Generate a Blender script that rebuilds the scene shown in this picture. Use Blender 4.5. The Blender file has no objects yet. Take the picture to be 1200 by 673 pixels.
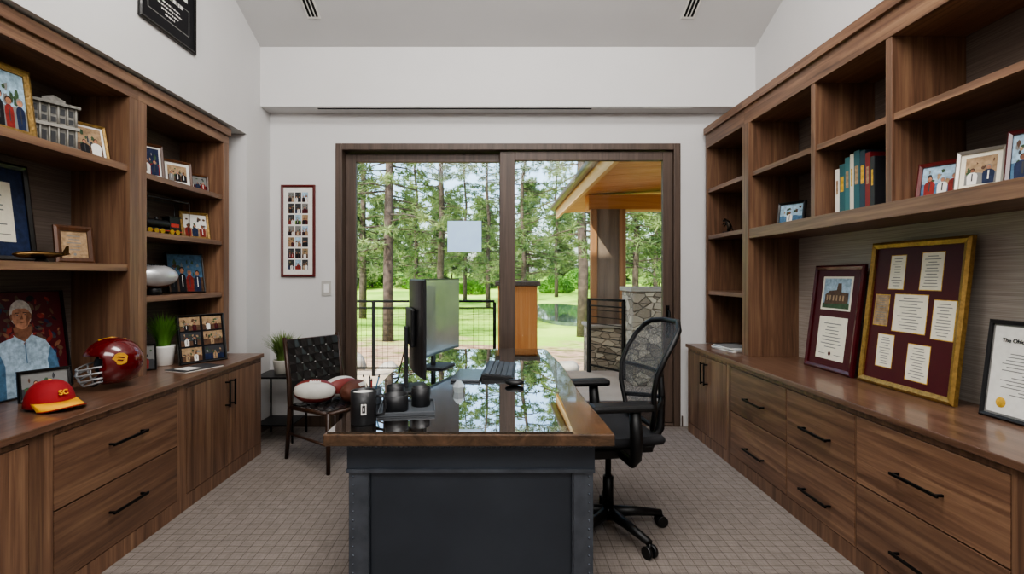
import bpy, bmesh, math, random
from mathutils import Vector, Matrix, Euler
random.seed(7)
sc=bpy.context.scene
COL=sc.collection
R=math.radians
def lin(h,a=1):
    o=[]
    for i in (0,2,4):
        c=int(h[i:i+2],16)/255
        o.append(c/12.92 if c<=.04045 else ((c+.055)/1.055)**2.4)
    return (o[0],o[1],o[2],a)
# ---------------------------------------------------------------- materials
def newmat(name):
    m=bpy.data.materials.new(name); m.use_nodes=True
    nt=m.node_tree; b=nt.nodes['Principled BSDF']
    return m,nt,b
def ramp(nt,cols):
    r=nt.nodes.new('ShaderNodeValToRGB')
    el=r.color_ramp.elements
    while len(el)<len(cols): el.new(.5)
    for e,(p,c) in zip(el,cols): e.position=p; e.color=lin(c)
    return r
def mat(name,h,rough=.5,metal=0,coat=0,var=.08,scale=12,bump=0,bscale=200,emit=0,spec=.5,detail=3):
    m,nt,b=newmat(name)
    c=lin(h)
    tc=nt.nodes.new('ShaderNodeTexCoord')
    n=nt.nodes.new('ShaderNodeTexNoise'); n.inputs['Scale'].default_value=scale; n.inputs['Detail'].default_value=detail
    nt.links.new(tc.outputs['Object'],n.inputs['Vector'])
    r=nt.nodes.new('ShaderNodeValToRGB')
    r.color_ramp.elements[0].position=.3; r.color_ramp.elements[1].position=.7
    r.color_ramp.elements[0].color=tuple(x*(1-var) for x in c[:3])+(1,)
    r.color_ramp.elements[1].color=tuple(min(1,x*(1+var)) for x in c[:3])+(1,)
    nt.links.new(n.outputs['Fac'],r.inputs['Fac'])
    nt.links.new(r.outputs['Color'],b.inputs['Base Color'])
    b.inputs['Roughness'].default_value=rough; b.inputs['Metallic'].default_value=metal
    b.inputs['Coat Weight'].default_value=coat; b.inputs['Specular IOR Level'].default_value=spec
    if bump:
        n2=nt.nodes.new('ShaderNodeTexNoise'); n2.inputs['Scale'].default_value=bscale
        nt.links.new(tc.outputs['Object'],n2.inputs['Vector'])
        bp=nt.nodes.new('ShaderNodeBump'); bp.inputs['Strength'].default_value=bump; bp.inputs['Distance'].default_value=.01
        nt.links.new(n2.outputs['Fac'],bp.inputs['Height']); nt.links.new(bp.outputs['Normal'],b.inputs['Normal'])
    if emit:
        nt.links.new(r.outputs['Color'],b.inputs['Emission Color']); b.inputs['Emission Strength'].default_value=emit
    return m
def wood(name,axis,cols,rough=.42,coat=.0,s=1.0,dist=.6,vary=.2):
    m,nt,b=newmat(name)
    tc=nt.nodes.new('ShaderNodeTexCoord'); oi=nt.nodes.new('ShaderNodeObjectInfo')
    add=nt.nodes.new('ShaderNodeVectorMath'); add.operation='MULTIPLY_ADD'
    comb=nt.nodes.new('ShaderNodeCombineXYZ')
    for k in range(3): nt.links.new(oi.outputs['Random'],comb.inputs[k])
    add.inputs[1].default_value=(7,5,9)
    nt.links.new(comb.outputs[0],add.inputs[0]); nt.links.new(tc.outputs['Object'],add.inputs[2])
    mp=nt.nodes.new('ShaderNodeMapping')
    sv=[30*s,30*s,30*s]; sv['xyz'.index(axis)]=1.3*s
    mp.inputs['Scale'].default_value=sv
    nt.links.new(add.outputs[0],mp.inputs['Vector'])
    n=nt.nodes.new('ShaderNodeTexNoise'); n.inputs['Scale'].default_value=1; n.inputs['Detail'].default_value=6
    n.inputs['Roughness'].default_value=.6; n.inputs['Distortion'].default_value=dist
    nt.links.new(mp.outputs[0],n.inputs['Vector'])
    r=ramp(nt,[(.22,cols[0]),(.5,cols[1]),(.78,cols[2])])
    nt.links.new(n.outputs['Fac'],r.inputs['Fac'])
    mp2=nt.nodes.new('ShaderNodeMapping'); sv2=[220*s]*3; sv2['xyz'.index(axis)]=5*s
    mp2.inputs['Scale'].default_value=sv2; nt.links.new(add.outputs[0],mp2.inputs['Vector'])
    n2=nt.nodes.new('ShaderNodeTexNoise'); n2.inputs['Scale'].default_value=1; n2.inputs['Detail'].default_value=2
    nt.links.new(mp2.outputs[0],n2.inputs['Vector'])
    mx=nt.nodes.new('ShaderNodeMix'); mx.data_type='RGBA'; mx.blend_type='MULTIPLY'; mx.inputs['Factor'].default_value=.3
    nt.links.new(r.outputs['Color'],mx.inputs['A']); nt.links.new(n2.outputs['Fac'],mx.inputs['B'])
    hs=nt.nodes.new('ShaderNodeHueSaturation'); mr=nt.nodes.new('ShaderNodeMapRange')
    mr.inputs[3].default_value=1-vary; mr.inputs[4].default_value=1+vary*.7
    nt.links.new(oi.outputs['Random'],mr.inputs[0]); nt.links.new(mr.outputs[0],hs.inputs['Value']); nt.links.new(mx.outputs['Result'],hs.inputs['Color'])
    nt.links.new(hs.outputs['Color'],b.inputs['Base Color'])
    b.inputs['Roughness'].default_value=rough; b.inputs['Coat Weight'].default_value=coat; b.inputs['Coat Roughness'].default_value=.04
    bp=nt.nodes.new('ShaderNodeBump'); bp.inputs['Strength'].default_value=.06; bp.inputs['Distance'].default_value=.003
    nt.links.new(n2.outputs['Fac'],bp.inputs['Height']); nt.links.new(bp.outputs['Normal'],b.inputs['Normal'])
    return m
WAL=('4c362a','7d5d49','a28063')
W_Y=wood('walnut_horizontal','y',WAL,rough=.38); W_Z=wood('walnut_vertical','z',WAL,rough=.38)
W_TOP=wood('walnut_counter','y',('50392c','735645','8c6e5b'),rough=.3,coat=.2,vary=.02)
W_DESK=wood('slab_wood','y',('35261b','54402f','735641'),rough=.2,coat=.6,s=.35,dist=1.6,vary=0)
W_DOOR=wood('door_frame_wood','z',('463931','5a4a40','6b594e'),rough=.5,vary=.05)
W_CED=wood('cedar','x',('b87a40','d39655','e4b078'),rough=.6,s=.4,vary=0)
W_CEDY=wood('cedar_fascia','y',('c99a5e','e6ba80','f2d0a0'),rough=.6,s=.4,vary=0)
W_CEDZ=wood('cedar_post','z',('7c5334','9c7048','b58a60'),rough=.6,s=.4,vary=0)
W_CHAIR=wood('chair_wood','z',('2a1a12','3d281c','553a28'),rough=.4,vary=0)
WALLM=mat('wall_paint','d4d3d2',.85,var=.015,scale=3,bump=.05,bscale=300)
CEILM=mat('ceiling_paint','d2d1d0',.9,var=.015,scale=3)
BLK=mat('black_metal','151515',.42,.6)
STEEL=mat('blackened_steel','434952',.32,.5,var=.14,scale=3)
STEEL2=mat('steel_angle','5f6670',.26,.65,var=.2,scale=14)
BPL=mat('black_plastic','0f1012',.45)
GRYP=mat('grey_plastic','2c2e31',.5)
DARK=mat('dark_void','050505',.9)
GOLDF=mat('gold_frame_paint','a3834a',.35,.6,var=.25,scale=60,bump=.3,bscale=120)
WHT=mat('white_ceramic','e6e4df',.3)
def grasscloth(nm,cs):
    m,nt,b=newmat(nm)
    tc=nt.nodes.new('ShaderNodeTexCoord'); mp=nt.nodes.new('ShaderNodeMapping'); mp.inputs['Scale'].default_value=(3,3,300)
    n=nt.nodes.new('ShaderNodeTexNoise'); n.inputs['Scale'].default_value=1; n.inputs['Detail'].default_value=4
    nt.links.new(tc.outputs['Object'],mp.inputs[0]); nt.links.new(mp.outputs[0],n.inputs['Vector'])
    r=ramp(nt,[(.25,cs[0]),(.5,cs[1]),(.75,cs[2])]); nt.links.new(n.outputs['Fac'],r.inputs[0])
    nt.links.new(r.outputs[0],b.inputs['Base Color']); b.inputs['Roughness'].default_value=.8
    bp=nt.nodes.new('ShaderNodeBump'); bp.inputs['Strength'].default_value=.2; bp.inputs['Distance'].default_value=.002
    nt.links.new(n.outputs['Fac'],bp.inputs['Height']); nt.links.new(bp.outputs[0],b.inputs['Normal'])
    return m
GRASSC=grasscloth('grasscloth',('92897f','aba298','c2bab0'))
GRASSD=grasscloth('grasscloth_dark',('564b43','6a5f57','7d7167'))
def carpet():
    m,nt,b=newmat('carpet')
    tc=nt.nodes.new('ShaderNodeTexCoord')
    br=nt.nodes.new('ShaderNodeTexBrick'); br.offset=0; br.squash=1
    br.inputs['Scale'].default_value=1; br.inputs['Brick Width'].default_value=.06; br.inputs['Row Height'].default_value=.06
    br.inputs['Mortar Size'].default_value=.0030; br.inputs['Mortar Smooth'].default_value=.8
    br.inputs['Color1'].default_value=lin('8e857e'); br.inputs['Color2'].default_value=lin('887f78'); br.inputs['Mortar'].default_value=lin('665d57')
    nw=nt.nodes.new('ShaderNodeTexNoise'); nw.inputs['Scale'].default_value=12; nw.inputs['Detail'].default_value=2
    ad=nt.nodes.new('ShaderNodeVectorMath'); ad.operation='MULTIPLY_ADD'; ad.inputs[1].default_value=(.008,.008,0)
    nt.links.new(tc.outputs['Object'],nw.inputs['Vector']); nt.links.new(nw.outputs['Color'],ad.inputs[0]); nt.links.new(tc.outputs['Object'],ad.inputs[2])
    nt.links.new(ad.outputs[0],br.inputs['Vector'])
    def streak(sc_):
        mp=nt.nodes.new('ShaderNodeMapping'); mp.inputs['Scale'].default_value=sc_; nt.links.new(tc.outputs['Object'],mp.inputs[0])
        n=nt.nodes.new('ShaderNodeTexNoise'); n.inputs['Scale'].default_value=1; n.inputs['Detail'].default_value=3; nt.links.new(mp.outputs[0],n.inputs['Vector']); return n
    n=streak((180,12,1)); n3=streak((12,180,1))
    a=nt.nodes.new('ShaderNodeMath'); a.operation='ADD'; nt.links.new(n.outputs['Fac'],a.inputs[0]); nt.links.new(n3.outputs['Fac'],a.inputs[1])
    rr=ramp(nt,[(.36,'d8d8d8'),(.62,'ffffff')]); 
    hf=nt.nodes.new('ShaderNodeMath'); hf.operation='MULTIPLY'; hf.inputs[1].default_value=.5; nt.links.new(a.outputs[0],hf.inputs[0]); nt.links.new(hf.outputs[0],rr.inputs[0])
    mx=nt.nodes.new('ShaderNodeMix'); mx.data_type='RGBA'; mx.blend_type='MULTIPLY'; mx.inputs['Factor'].default_value=1
    nt.links.new(br.outputs['Color'],mx.inputs['A']); nt.links.new(rr.outputs[0],mx.inputs['B'])
    nt.links.new(mx.outputs['Result'],b.inputs['Base Color']); b.inputs['Roughness'].default_value=.95; b.inputs['Specular IOR Level'].default_value=.1
    bp=nt.nodes.new('ShaderNodeBump'); bp.inputs['Strength'].default_value=.12; bp.inputs['Distance'].default_value=.003
    nt.links.new(hf.outputs[0],bp.inputs['Height']); nt.links.new(bp.outputs[0],b.inputs['Normal'])
    return m
CARPET=carpet()
def glassmat(name,tint,refl):
    m,nt,b=newmat(name); nt.nodes.remove(b)
    t=nt.nodes.new('ShaderNodeBsdfTransparent'); t.inputs[0].default_value=lin(tint)
    g=nt.nodes.new('ShaderNodeBsdfGlossy'); g.inputs['Roughness'].default_value=.01
    f=nt.nodes.new('ShaderNodeFresnel'); f.inputs[0].default_value=1.45
    mu=nt.nodes.new('ShaderNodeMath'); mu.operation='MULTIPLY'; mu.inputs[1].default_value=refl; mu.use_clamp=True
    nt.links.new(f.outputs[0],mu.inputs[0])
    mx=nt.nodes.new('ShaderNodeMixShader'); nt.links.new(mu.outputs[0],mx.inputs[0]); nt.links.new(t.outputs[0],mx.inputs[1]); nt.links.new(g.outputs[0],mx.inputs[2])
    nt.links.new(mx.outputs[0],nt.nodes['Material Output'].inputs[0])
    return m
GLASS=glassmat('window_glass','f6f9f8',.3)
DGLASS=glassmat('desk_glass','f4f5f2',3.8)
def meshfabric():
    m,nt,b=newmat('chair_mesh')
    tc=nt.nodes.new('ShaderNodeTexCoord')
    n=nt.nodes.new('ShaderNodeTexVoronoi'); n.inputs['Scale'].default_value=160
    nt.links.new(tc.outputs['Object'],n.inputs['Vector'])
    r=nt.nodes.new('ShaderNodeMath'); r.operation='GREATER_THAN'; r.inputs[1].default_value=.33
    nt.links.new(n.outputs['Distance'],r.inputs[0])
    a=nt.nodes.new('ShaderNodeMath'); a.operation='MULTIPLY_ADD'; a.inputs[1].default_value=.45; a.inputs[2].default_value=.22
    nt.links.new(r.outputs[0],a.inputs[0]); nt.links.new(a.outputs[0],b.inputs['Alpha'])
    b.inputs['Base Color'].default_value=lin('3c3e42'); b.inputs['Roughness'].default_value=.7
    return m
MESHF=meshfabric()
def foliage(name,c1,c2,tr=.4):
    m,nt,b=newmat(name)
    b.inputs['Roughness'].default_value=.6; b.inputs['Specular IOR Level'].default_value=.2
    tc=nt.nodes.new('ShaderNodeTexCoord'); n=nt.nodes.new('ShaderNodeTexNoise'); n.inputs['Scale'].default_value=.9 ; n.inputs['Detail'].default_value=4
    nt.links.new(tc.outputs['Object'],n.inputs['Vector']); r=ramp(nt,[(.35,c1),(.65,c2)]); nt.links.new(n.outputs['Fac'],r.inputs[0])
    nt.links.new(r.outputs[0],b.inputs['Base Color'])
    t=nt.nodes.new('ShaderNodeBsdfTranslucent'); nt.links.new(r.outputs[0],t.inputs[0])
    mx=nt.nodes.new('ShaderNodeMixShader'); mx.inputs[0].default_value=tr
    nt.links.new(b.outputs[0],mx.inputs[1]); nt.links.new(t.outputs[0],mx.inputs[2]); nt.links.new(mx.outputs[0],nt.nodes['Material Output'].inputs[0])
    return m
PINE=foliage('pine_needles','435c3c','8c9c66',.4); LEAF=foliage('leaf_green','3f6b2c','7fae4c'); 
BARK=mat('bark','4a3f38',.9,var=.5,scale=6,bump=.8,bscale=20)
PALH=dict(sky='9db9cc',grass='5d8038',red='7f2a25',maroon='4a0f18',gold='c9a03c',white='e2e0da',black='16161a',navy='1f2a48',skin='b07d63',skin2='7f5540',hair='3a2a20',gray='7d7d7b',tan='a08668',blue='4c6d88',green='3d5238',cream='e6dfcd',brown='5a4334',ltblue='9fb4c4',orange='a8603a',dgray='3c3d40',yellow='e0b52c',ghair='b9b2aa')
FLAT=('white','cream','black','maroon','dgray','gray')
PK=list(PALH.keys())
PM=[mat('print_'+k,PALH[k],.5,var=(.05 if k in FLAT else .35),scale=(40 if k in FLAT else 45),detail=6,spec=.25) for k in PK]
def C(k): return PK.index(k)
# ---------------------------------------------------------------- mesh builder
ORG={}
class M:
    def __init__(s): s.v=[];s.f=[];s.m=[];s.s=[]
    def add(s,vs,fs,m=0,sm=False,T=None):
        o=len(s.v)
        for p in vs:
            p=Vector(p)
            s.v.append(T@p if T is not None else p)
        for f in fs: s.f.append([i+o for i in f]); s.m.append(m); s.s.append(sm)
        return s
    def box(s,x0,x1,y0,y1,z0,z1,m=0,T=None):
        x0,x1=sorted((x0,x1)); y0,y1=sorted((y0,y1)); z0,z1=sorted((z0,z1))
        return s.add([(x,y,z) for z in (z0,z1) for y in (y0,y1) for x in (x0,x1)],[(0,2,3,1),(4,5,7,6),(0,1,5,4),(2,6,7,3),(0,4,6,2),(1,3,7,5)],m,False,T)
    def ring(s,loops,m=0,sm=True,caps=(True,True),closed=False,T=None):
        n=len(loops[0]); vs=[p for l in loops for p in l]; fs=[]
        k=len(loops)
        for i in range(k if closed else k-1):
            a=i*n; b=((i+1)%k)*n
            for j in range(n):
                fs.append((a+j,a+(j+1)%n,b+(j+1)%n,b+j))
        s.add(vs,fs,m,sm,T)
        if not closed:
            o=len(s.v)-len(vs)
            if caps[0]: s.f.append([o+j for j in range(n)][::-1]); s.m.append(m); s.s.append(False)
            if caps[1]: s.f.append([o+(k-1)*n+j for j in range(n)]); s.m.append(m); s.s.append(False)
        return s
    def cyl(s,p0,p1,r0,r1=None,n=16,m=0,T=None,sm=True):
        if r1 is None: r1=r0
        p0=Vector(p0);p1=Vector(p1); d=(p1-p0).normalized()
        u=d.orthogonal().normalized(); w=d.cross(u)
        L=[[p+(u*math.cos(2*math.pi*j/n)+w*math.sin(2*math.pi*j/n))*r for j in range(n)] for p,r in ((p0,r0),(p1,r1))]
        return s.ring(L,m,sm,T=T)
    def lathe(s,prof,n=28,m=0,T=None,caps=(True,True)):
        L=[[(r*math.cos(2*math.pi*j/n),r*math.sin(2*math.pi*j/n),z) for j in range(n)] for r,z in prof]
        return s.ring(L,m,True,caps=caps,T=T)
    def tube(s,pts,r,n=8,m=0,closed=False,T=None):
        pts=[Vector(p) for p in pts]; L=[]; k=len(pts); u=None
        for i,p in enumerate(pts):
            if closed: d=(pts[(i+1)%k]-pts[i-1])
            else: d=pts[min(i+1,k-1)]-pts[max(i-1,0)]
            d=d.normalized()
            u=d.orthogonal().normalized() if u is None else (u-d*u.dot(d)).normalized()
            w=d.cross(u); rr=r[i] if isinstance(r,(list,tuple)) else r
            L.append([p+(u*math.cos(2*math.pi*j/n)+w*math.sin(2*math.pi*j/n))*rr for j in range(n)])
        return s.ring(L,m,True,closed=closed,T=T)
    def ell(s,c,r,n=18,k=10,m=0,T=None):
        if not isinstance(r,(tuple,list)): r=(r,r,r)
        c=Vector(c); L=[]
        for i in range(1,k):
            a=math.pi*i/k
            L.append([(c.x+r[0]*math.sin(a)*math.cos(2*math.pi*j/n),c.y+r[1]*math.sin(a)*math.sin(2*math.pi*j/n),c.z-r[2]*math.cos(a)) for j in range(n)])
        vs=[p for l in L for p in l]+[(c.x,c.y,c.z-r[2]),(c.x,c.y,c.z+r[2])]; fs=[]
        for i in range(k-2):
            for j in range(n): fs.append((i*n+j,i*n+(j+1)%n,(i+1)*n+(j+1)%n,(i+1)*n+j))
        b=len(vs)-2
        for j in range(n): fs.append((b,(j+1)%n,j)); fs.append((b+1,(k-2)*n+j,(k-2)*n+(j+1)%n))
        return s.add(vs,fs,m,True,T)
    def prism(s,poly,axis,a,b,m=0,T=None):
        def P(u,v,w): return {'x':(w,u,v),'y':(u,w,v),'z':(u,v,w)}[axis]
        n=len(poly); vs=[P(u,v,a) for u,v in poly]+[P(u,v,b) for u,v in poly]
        fs=[list(range(n))[::-1],list(range(n,2*n))]+[(i,(i+1)%n,n+(i+1)%n,n+i) for i in range(n)]
        return s.add(vs,fs,m,False,T)
    def obj(s,name,par=None,mats=(BLK,),w=False,org=None,bev=0,label=None,solid=0,sub=0):
        off=Vector((0,0,0))
        if org is not None: off=Vector(org)
        elif w and par is not None: off=ORG.get(par.name,off)
        me=bpy.data.meshes.new(name)
        me.from_pydata([tuple(p-off) for p in s.v],[],s.f)
        if not isinstance(mats,(list,tuple)): mats=(mats,)
        for mm in mats: me.materials.append(mm)
        me.polygons.foreach_set('material_index',s.m); me.polygons.foreach_set('use_smooth',s.s)
        bm=bmesh.new(); bm.from_mesh(me); bmesh.ops.recalc_face_normals(bm,faces=bm.faces); bm.to_mesh(me); bm.free()
        me.update()
        o=bpy.data.objects.new(name,me); COL.objects.link(o)
        if par is not None: o.parent=par; ORG[o.name]=ORG.get(par.name,Vector((0,0,0)))
        elif org is not None: o.location=org; ORG[o.name]=Vector(org)
        if bev:
            b=o.modifiers.new('bevel','BEVEL'); b.width=bev; b.segments=2; b.limit_method='ANGLE'
        if solid:
            b=o.modifiers.new('solid','SOLIDIFY'); b.thickness=solid; b.offset=0
        if sub:
            b=o.modifiers.new('sub','SUBSURF'); b.levels=sub; b.render_levels=sub
        if label: o['label']=label
        return o
def tag(o,label,cat,group=None,kind=None):
    o['label']=label; o['category']=cat
    if group: o['group']=group
    if kind: o['kind']=kind
    return o
def thing(name,label,cat,loc,rot=(0,0,0),group=None,kind=None):
    e=bpy.data.objects.new(name,None); COL.objects.link(e); e.empty_display_size=.1
    e.location=loc; e.rotation_euler=rot; ORG[e.name]=Vector(loc)
    return tag(e,label,cat,group,kind)
def struct(o,label=None,cat=None):
    o['kind']='structure'
    if label: o['label']=label
    if cat: o['category']=cat
    return o
def copytree(e,loc,rot=None,label=None):
    made=set()
    def rec(o,par):
        kids=[k for k in bpy.data.objects if k.parent==o and k.name not in made]
        c=o.copy(); COL.objects.link(c); made.add(c.name)
        if par is not None: c.parent=par
        for ch in kids: rec(ch,c)
        return c
    c=rec(e,None); c.location=loc
    if rot is not None: c.rotation_euler=rot
    if label: c['label']=label
    ORG[c.name]=Vector(loc)
    return c
def text_part(name,body,size,m,par,loc,rot=(math.pi/2,0,0),ext=.0006,bend=0,shear=0,off=0):
    cu=bpy.data.curves.new(name,'FONT'); cu.body=body; cu.size=size; cu.align_x='CENTER'; cu.align_y='CENTER'; cu.extrude=ext; cu.shear=shear; cu.offset=off
    t=bpy.data.objects.new('tmp_text',cu); COL.objects.link(t)
    bpy.context.view_layer.update()
    dg=bpy.context.evaluated_depsgraph_get()
    me=bpy.data.meshes.new_from_object(t.evaluated_get(dg)); me.materials.clear(); me.materials.append(m)
    bpy.data.objects.remove(t)
    if bend:
        for v in me.vertices:
            a=v.co.x/bend; z=v.co.z
            v.co=Vector(((bend+z)*math.sin(a),v.co.y,(bend+z)*math.cos(a)-bend))
    o=bpy.data.objects.new(name,me); COL.objects.link(o); o.parent=par; o.location=loc; o.rotation_euler=rot
    return o
# ---------------------------------------------------------------- room shell
Yb=4.74; XL=-2.1; XR=2.3; NB=-2.52; YR=-1.8
o=M().box(-2.7,2.5,YR-.1,Yb+.2,-.12,0).obj('floor',None,CARPET,org=(0,0,0)); struct(o,'taupe woven carpet with fine grid','floor')
m=M().box(XL,-1.49,Yb,Yb+.2,0,5).box(1.70,2.5,Yb,Yb+.2,0,5).box(-1.49,1.70,Yb,Yb+.2,2.62,5)
struct(m.obj('wall_back',None,WALLM,org=(0,0,0)),'white painted wall around the sliding door','wall')
m=M().box(-2.7,NB,YR,4.30,0,2.585).box(-2.7,XL,YR,4.30,2.585,5).box(-2.7,XL,4.30,Yb+.2,0,5)
struct(m.obj('wall_left',None,WALLM,org=(0,0,0)),'white painted wall with cabinet niche','wall')
struct(M().box(XR,2.5,YR,Yb,0,5).obj('wall_right',None,WALLM,org=(0,0,0)),'white painted side wall','wall')
struct(M().box(-2.7,2.5,YR-.1,YR,0,5).obj('wall_rear',None,WALLM,org=(0,0,0)),'white painted rear wall','wall')
struct(M().box(XL,XR,4.55,Yb,2.90,3.43).obj('wall_soffit',None,WALLM,org=(0,0,0)),'white boxed soffit above the door','soffit')
SL=.42; zt=3.43+SL*3.05
m=M().prism([(4.55,3.43),(1.5,zt),(YR,zt),(YR,zt+.1),(1.5,zt+.1),(4.55,3.53)],'x',XL,XR)
struct(m.obj('ceiling',None,CEILM,org=(0,0,0)),'white sloping painted ceiling','ceiling')
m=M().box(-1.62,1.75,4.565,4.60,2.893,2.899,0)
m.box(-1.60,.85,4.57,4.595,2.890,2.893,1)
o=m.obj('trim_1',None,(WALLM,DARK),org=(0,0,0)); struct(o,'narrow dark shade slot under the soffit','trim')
struct(M().box(XL,-1.5,Yb-.015,Yb,0,.1).box(1.71,1.72,Yb-.015,Yb,0,.1).obj('baseboard_back',None,W_DOOR,org=(0,0,0)),'dark wood baseboard','baseboard')
struct(M().box(XL,XL+.015,4.30,Yb-.015,0,.1).obj('baseboard_left',None,W_DOOR,org=(0,0,0)),'dark wood baseboard','baseboard')
# sliding door
d=thing('door_1','large two-panel sliding glass door in dark stained wood','sliding door',(0.105,Yb,0),kind='structure')
m=M().box(-1.49,-1.43,Yb-.012,Yb+.18,0,2.62).box(1.64,1.70,Yb-.012,Yb+.18,0,2.62).box(-1.43,1.64,Yb-.012,Yb+.18,2.56,2.62).box(-1.43,1.64,Yb,Yb+.18,0,.025)
m.obj('door_frame',d,W_DOOR,w=True,bev=.004)
def panel(x0,x1,y0,y1,sl,sr):
    p=M().box(x0,x0+sl,y0,y1,.03,2.555).box(x1-sr,x1,y0,y1,.03,2.555).box(x0+sl,x1-sr,y0,y1,2.47,2.555).box(x0+sl,x1-sr,y0,y1,.03,.22).obj('door_panel',d,W_DOOR,w=True,bev=.004)
    M().box(x0+sl,x1-sr,(y0+y1)/2-.004,(y0+y1)/2+.004,.22,2.47).obj('glass_pane',p,GLASS,w=True)
    return p
panel(-1.43,.10,Yb+.10,Yb+.15,.10,.075)
p=panel(.03,1.64,Yb+.03,Yb+.08,.14,.09)
m=M().box(1.575,1.605,Yb+.018,Yb+.03,.82,1.12).tube([(1.59,Yb+.02,.86),(1.59,Yb-.03,.88),(1.59,Yb-.03,1.06),(1.59,Yb+.02,1.08)],.009)
m.obj('handle',p,BLK,w=True)
sh=M().box(-.465,-.145,Yb+.112,Yb+.119,1.62,1.915).obj('glow_sheet',None,mat('pale_glow','a9c6e2',.6,var=.05,emit=.6),org=(-.305,Yb+.115,1.62)); tag(sh,'pale blue self-lit blank sheet on the door glass','sheet')  # flat sheet on the glass; its bluish glow is put in by emission
sw=thing('light_switch','white rocker light switch plate on the wall','light switch',(-1.575,Yb,1.21))
M().box(-.045,.045,-.008,0,0,.14).obj('plate',sw,mat('switch_plate','b9b7b2',.4),bev=.002); M().box(-.022,.022,-.013,-.008,.03,.11).obj('rocker',sw,mat('switch_white','f2f2f0',.3),bev=.002)
ang=math.atan(SL)
for xx in (-1.52,1.59):
    yc=3.70; zc=3.43+SL*(4.55-yc)
    e=thing('air_diffuser','slim white linear air diffuser with dark slots in the ceiling','air vent',(xx,yc,zc),(-ang,0,0),group='ceiling air diffusers')
    M().box(-.055,.055,-.62,.62,-.008,-.001).obj('vent_frame',e,WHT)
    for k in (-.03,0,.03): M().box(k-.009,k+.009,-.6,.6,-.010,-.008).obj('slot',e,DARK)
# ---------------------------------------------------------------- cabinets
CT=.785
def hbar(th,par,x,s,y0,y1,z0,z1):
    m=M(); xo=x-s*.032
    if abs(y1-y0)>abs(z1-z0):
        m.box(xo-.005,xo+.005,y0,y1,z0-.006,z0+.006); 
        for y in (y0+.012,y1-.012): m.box(min(xo,x),max(xo,x),y-.005,y+.005,z0-.005,z0+.005)
    else:
        m.box(xo-.005,xo+.005,y0-.006,y0+.006,z0,z1)
        for z in (z0+.012,z1-.012): m.box(min(xo,x),max(xo,x),y0-.005,y0+.005,z-.005,z+.005)
    return m.obj('handle',par,BLK,w=True,bev=.001,label='slim black bar handle')
def base_unit(s,face,back,y0,y1,kind,sa,sb,zh):
    lab={'drawers':'walnut base cabinet with two wide drawers and black bar handles','doors':'walnut base cabinet with two flat doors and black handles'}[kind]
    e=thing('base_cabinet',lab,'cabinet',((face+back)/2,(y0+y1)/2,0),group='walnut base cabinets')
    X=lambda a: face+s*a
    m=M().box(X(.022),back,y0,y1,0,CT-.03)
    m.box(X(0),X(.022),y0,y1,0,.088).box(X(0),X(.022),y0,y1,.728,CT-.03).box(X(0),X(.022),y0,y0+sa,.088,.728).box(X(0),X(.022),y1-sb,y1,.088,.728)
    m.obj('body',e,W_Z,w=True)
    g=.0035; a=y0+sa+g; b=y1-sb-g
    if kind=='drawers':
        for z0,z1,hz in ((.092,.405-g,zh[1]),(.405+g,.724,zh[0])):
            dr=M().box(X(-.002),X(.020),a,b,z0,z1).obj('drawer',e,W_Y,w=True,bev=.0015)
            c=(a+b)/2; hbar(e,dr,X(-.002),s,c-.12,c+.12,hz,hz)
    else:
        c=(a+b)/2
        for u,v,hy in ((a,c-g/2,c-.035),(c+g/2,b,c+.035)):
            dr=M().box(X(-.002),X(.020),u,v,.092,.724).obj('door',e,W_Z,w=True,bev=.0015)
            hbar(e,dr,X(-.002),s,hy,hy,.50,.68)
FL=-1.85; FR=1.72
base_unit(-1,FL,NB+.005,3.00,4.02,'doors',.05,.02,None)
base_unit(-1,FL,NB+.005,2.09,3.00,'drawers',.046,.033,(.589,.263))
base_unit(-1,FL,NB+.005,1.10,2.09,'doors',.03,.064,None)
base_unit(1,FR,XR-.005,3.795,4.60,'doors',.035,.02,None)
base_unit(1,FR,XR-.005,3.036,3.795,'drawers',.003,.035,(.545,.205))
base_unit(1,FR,XR-.005,2.452,3.036,'drawers',.003,.003,(.545,.205))
base_unit(1,FR,XR-.005,1.69,2.452,'drawers',.02,.003,(.545,.205))
base_unit(1,FR,XR-.005,.85,1.69,'doors',.03,.02,None)
o=M().box(-1.83,NB+.005,1.08,4.03,CT-.03,CT).obj('countertop',None,W_TOP,org=(-2.17,2.5,CT-.03),bev=.003); tag(o,'continuous walnut countertop along the white wall niche','countertop')
o=M().box(1.70,XR-.005,.83,4.61,CT-.03,CT).obj('countertop',None,W_TOP,org=(2.0,2.7,CT-.03),bev=.003); tag(o,'continuous walnut countertop under the bridging shelves','countertop')
def bookcase(s,face,back,y0,y1,ta,tb,z0,zf,z1,shelves,label):
    e=thing('bookcase',label,'bookcase',((face+back)/2,(y0+y1)/2,z0),group='built-in walnut bookcases')
    X=lambda a: face+s*a
    for y,t in ((y0,ta),(y1-tb,tb)):
        M().box(face,back-s*.02,y,y+t,z0,zf).obj('side_panel',e,W_Z,w=True,bev=.0015)
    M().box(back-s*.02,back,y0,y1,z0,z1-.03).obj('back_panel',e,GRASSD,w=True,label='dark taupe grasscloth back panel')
    M().box(X(0),X(.025),y0,y1,zf,z1).box(X(.025),back,y0,y1,z1-.03,z1-.002).box(X(-.02),X(0),y0,y1,z1-.06,z1).obj('fascia',e,W_Y,w=True,bev=.0015)
    M().box(X(.025),back-s*.02,y0,y1,zf,zf+.02).obj('top_panel',e,W_Y,w=True)
    for za,ya,yb_,th,fa in shelves:
        M().box(X(fa),back-s*.02,ya,yb_,za-th,za).obj('shelf',e,W_Y,w=True,bev=.0015)
    return e
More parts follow.
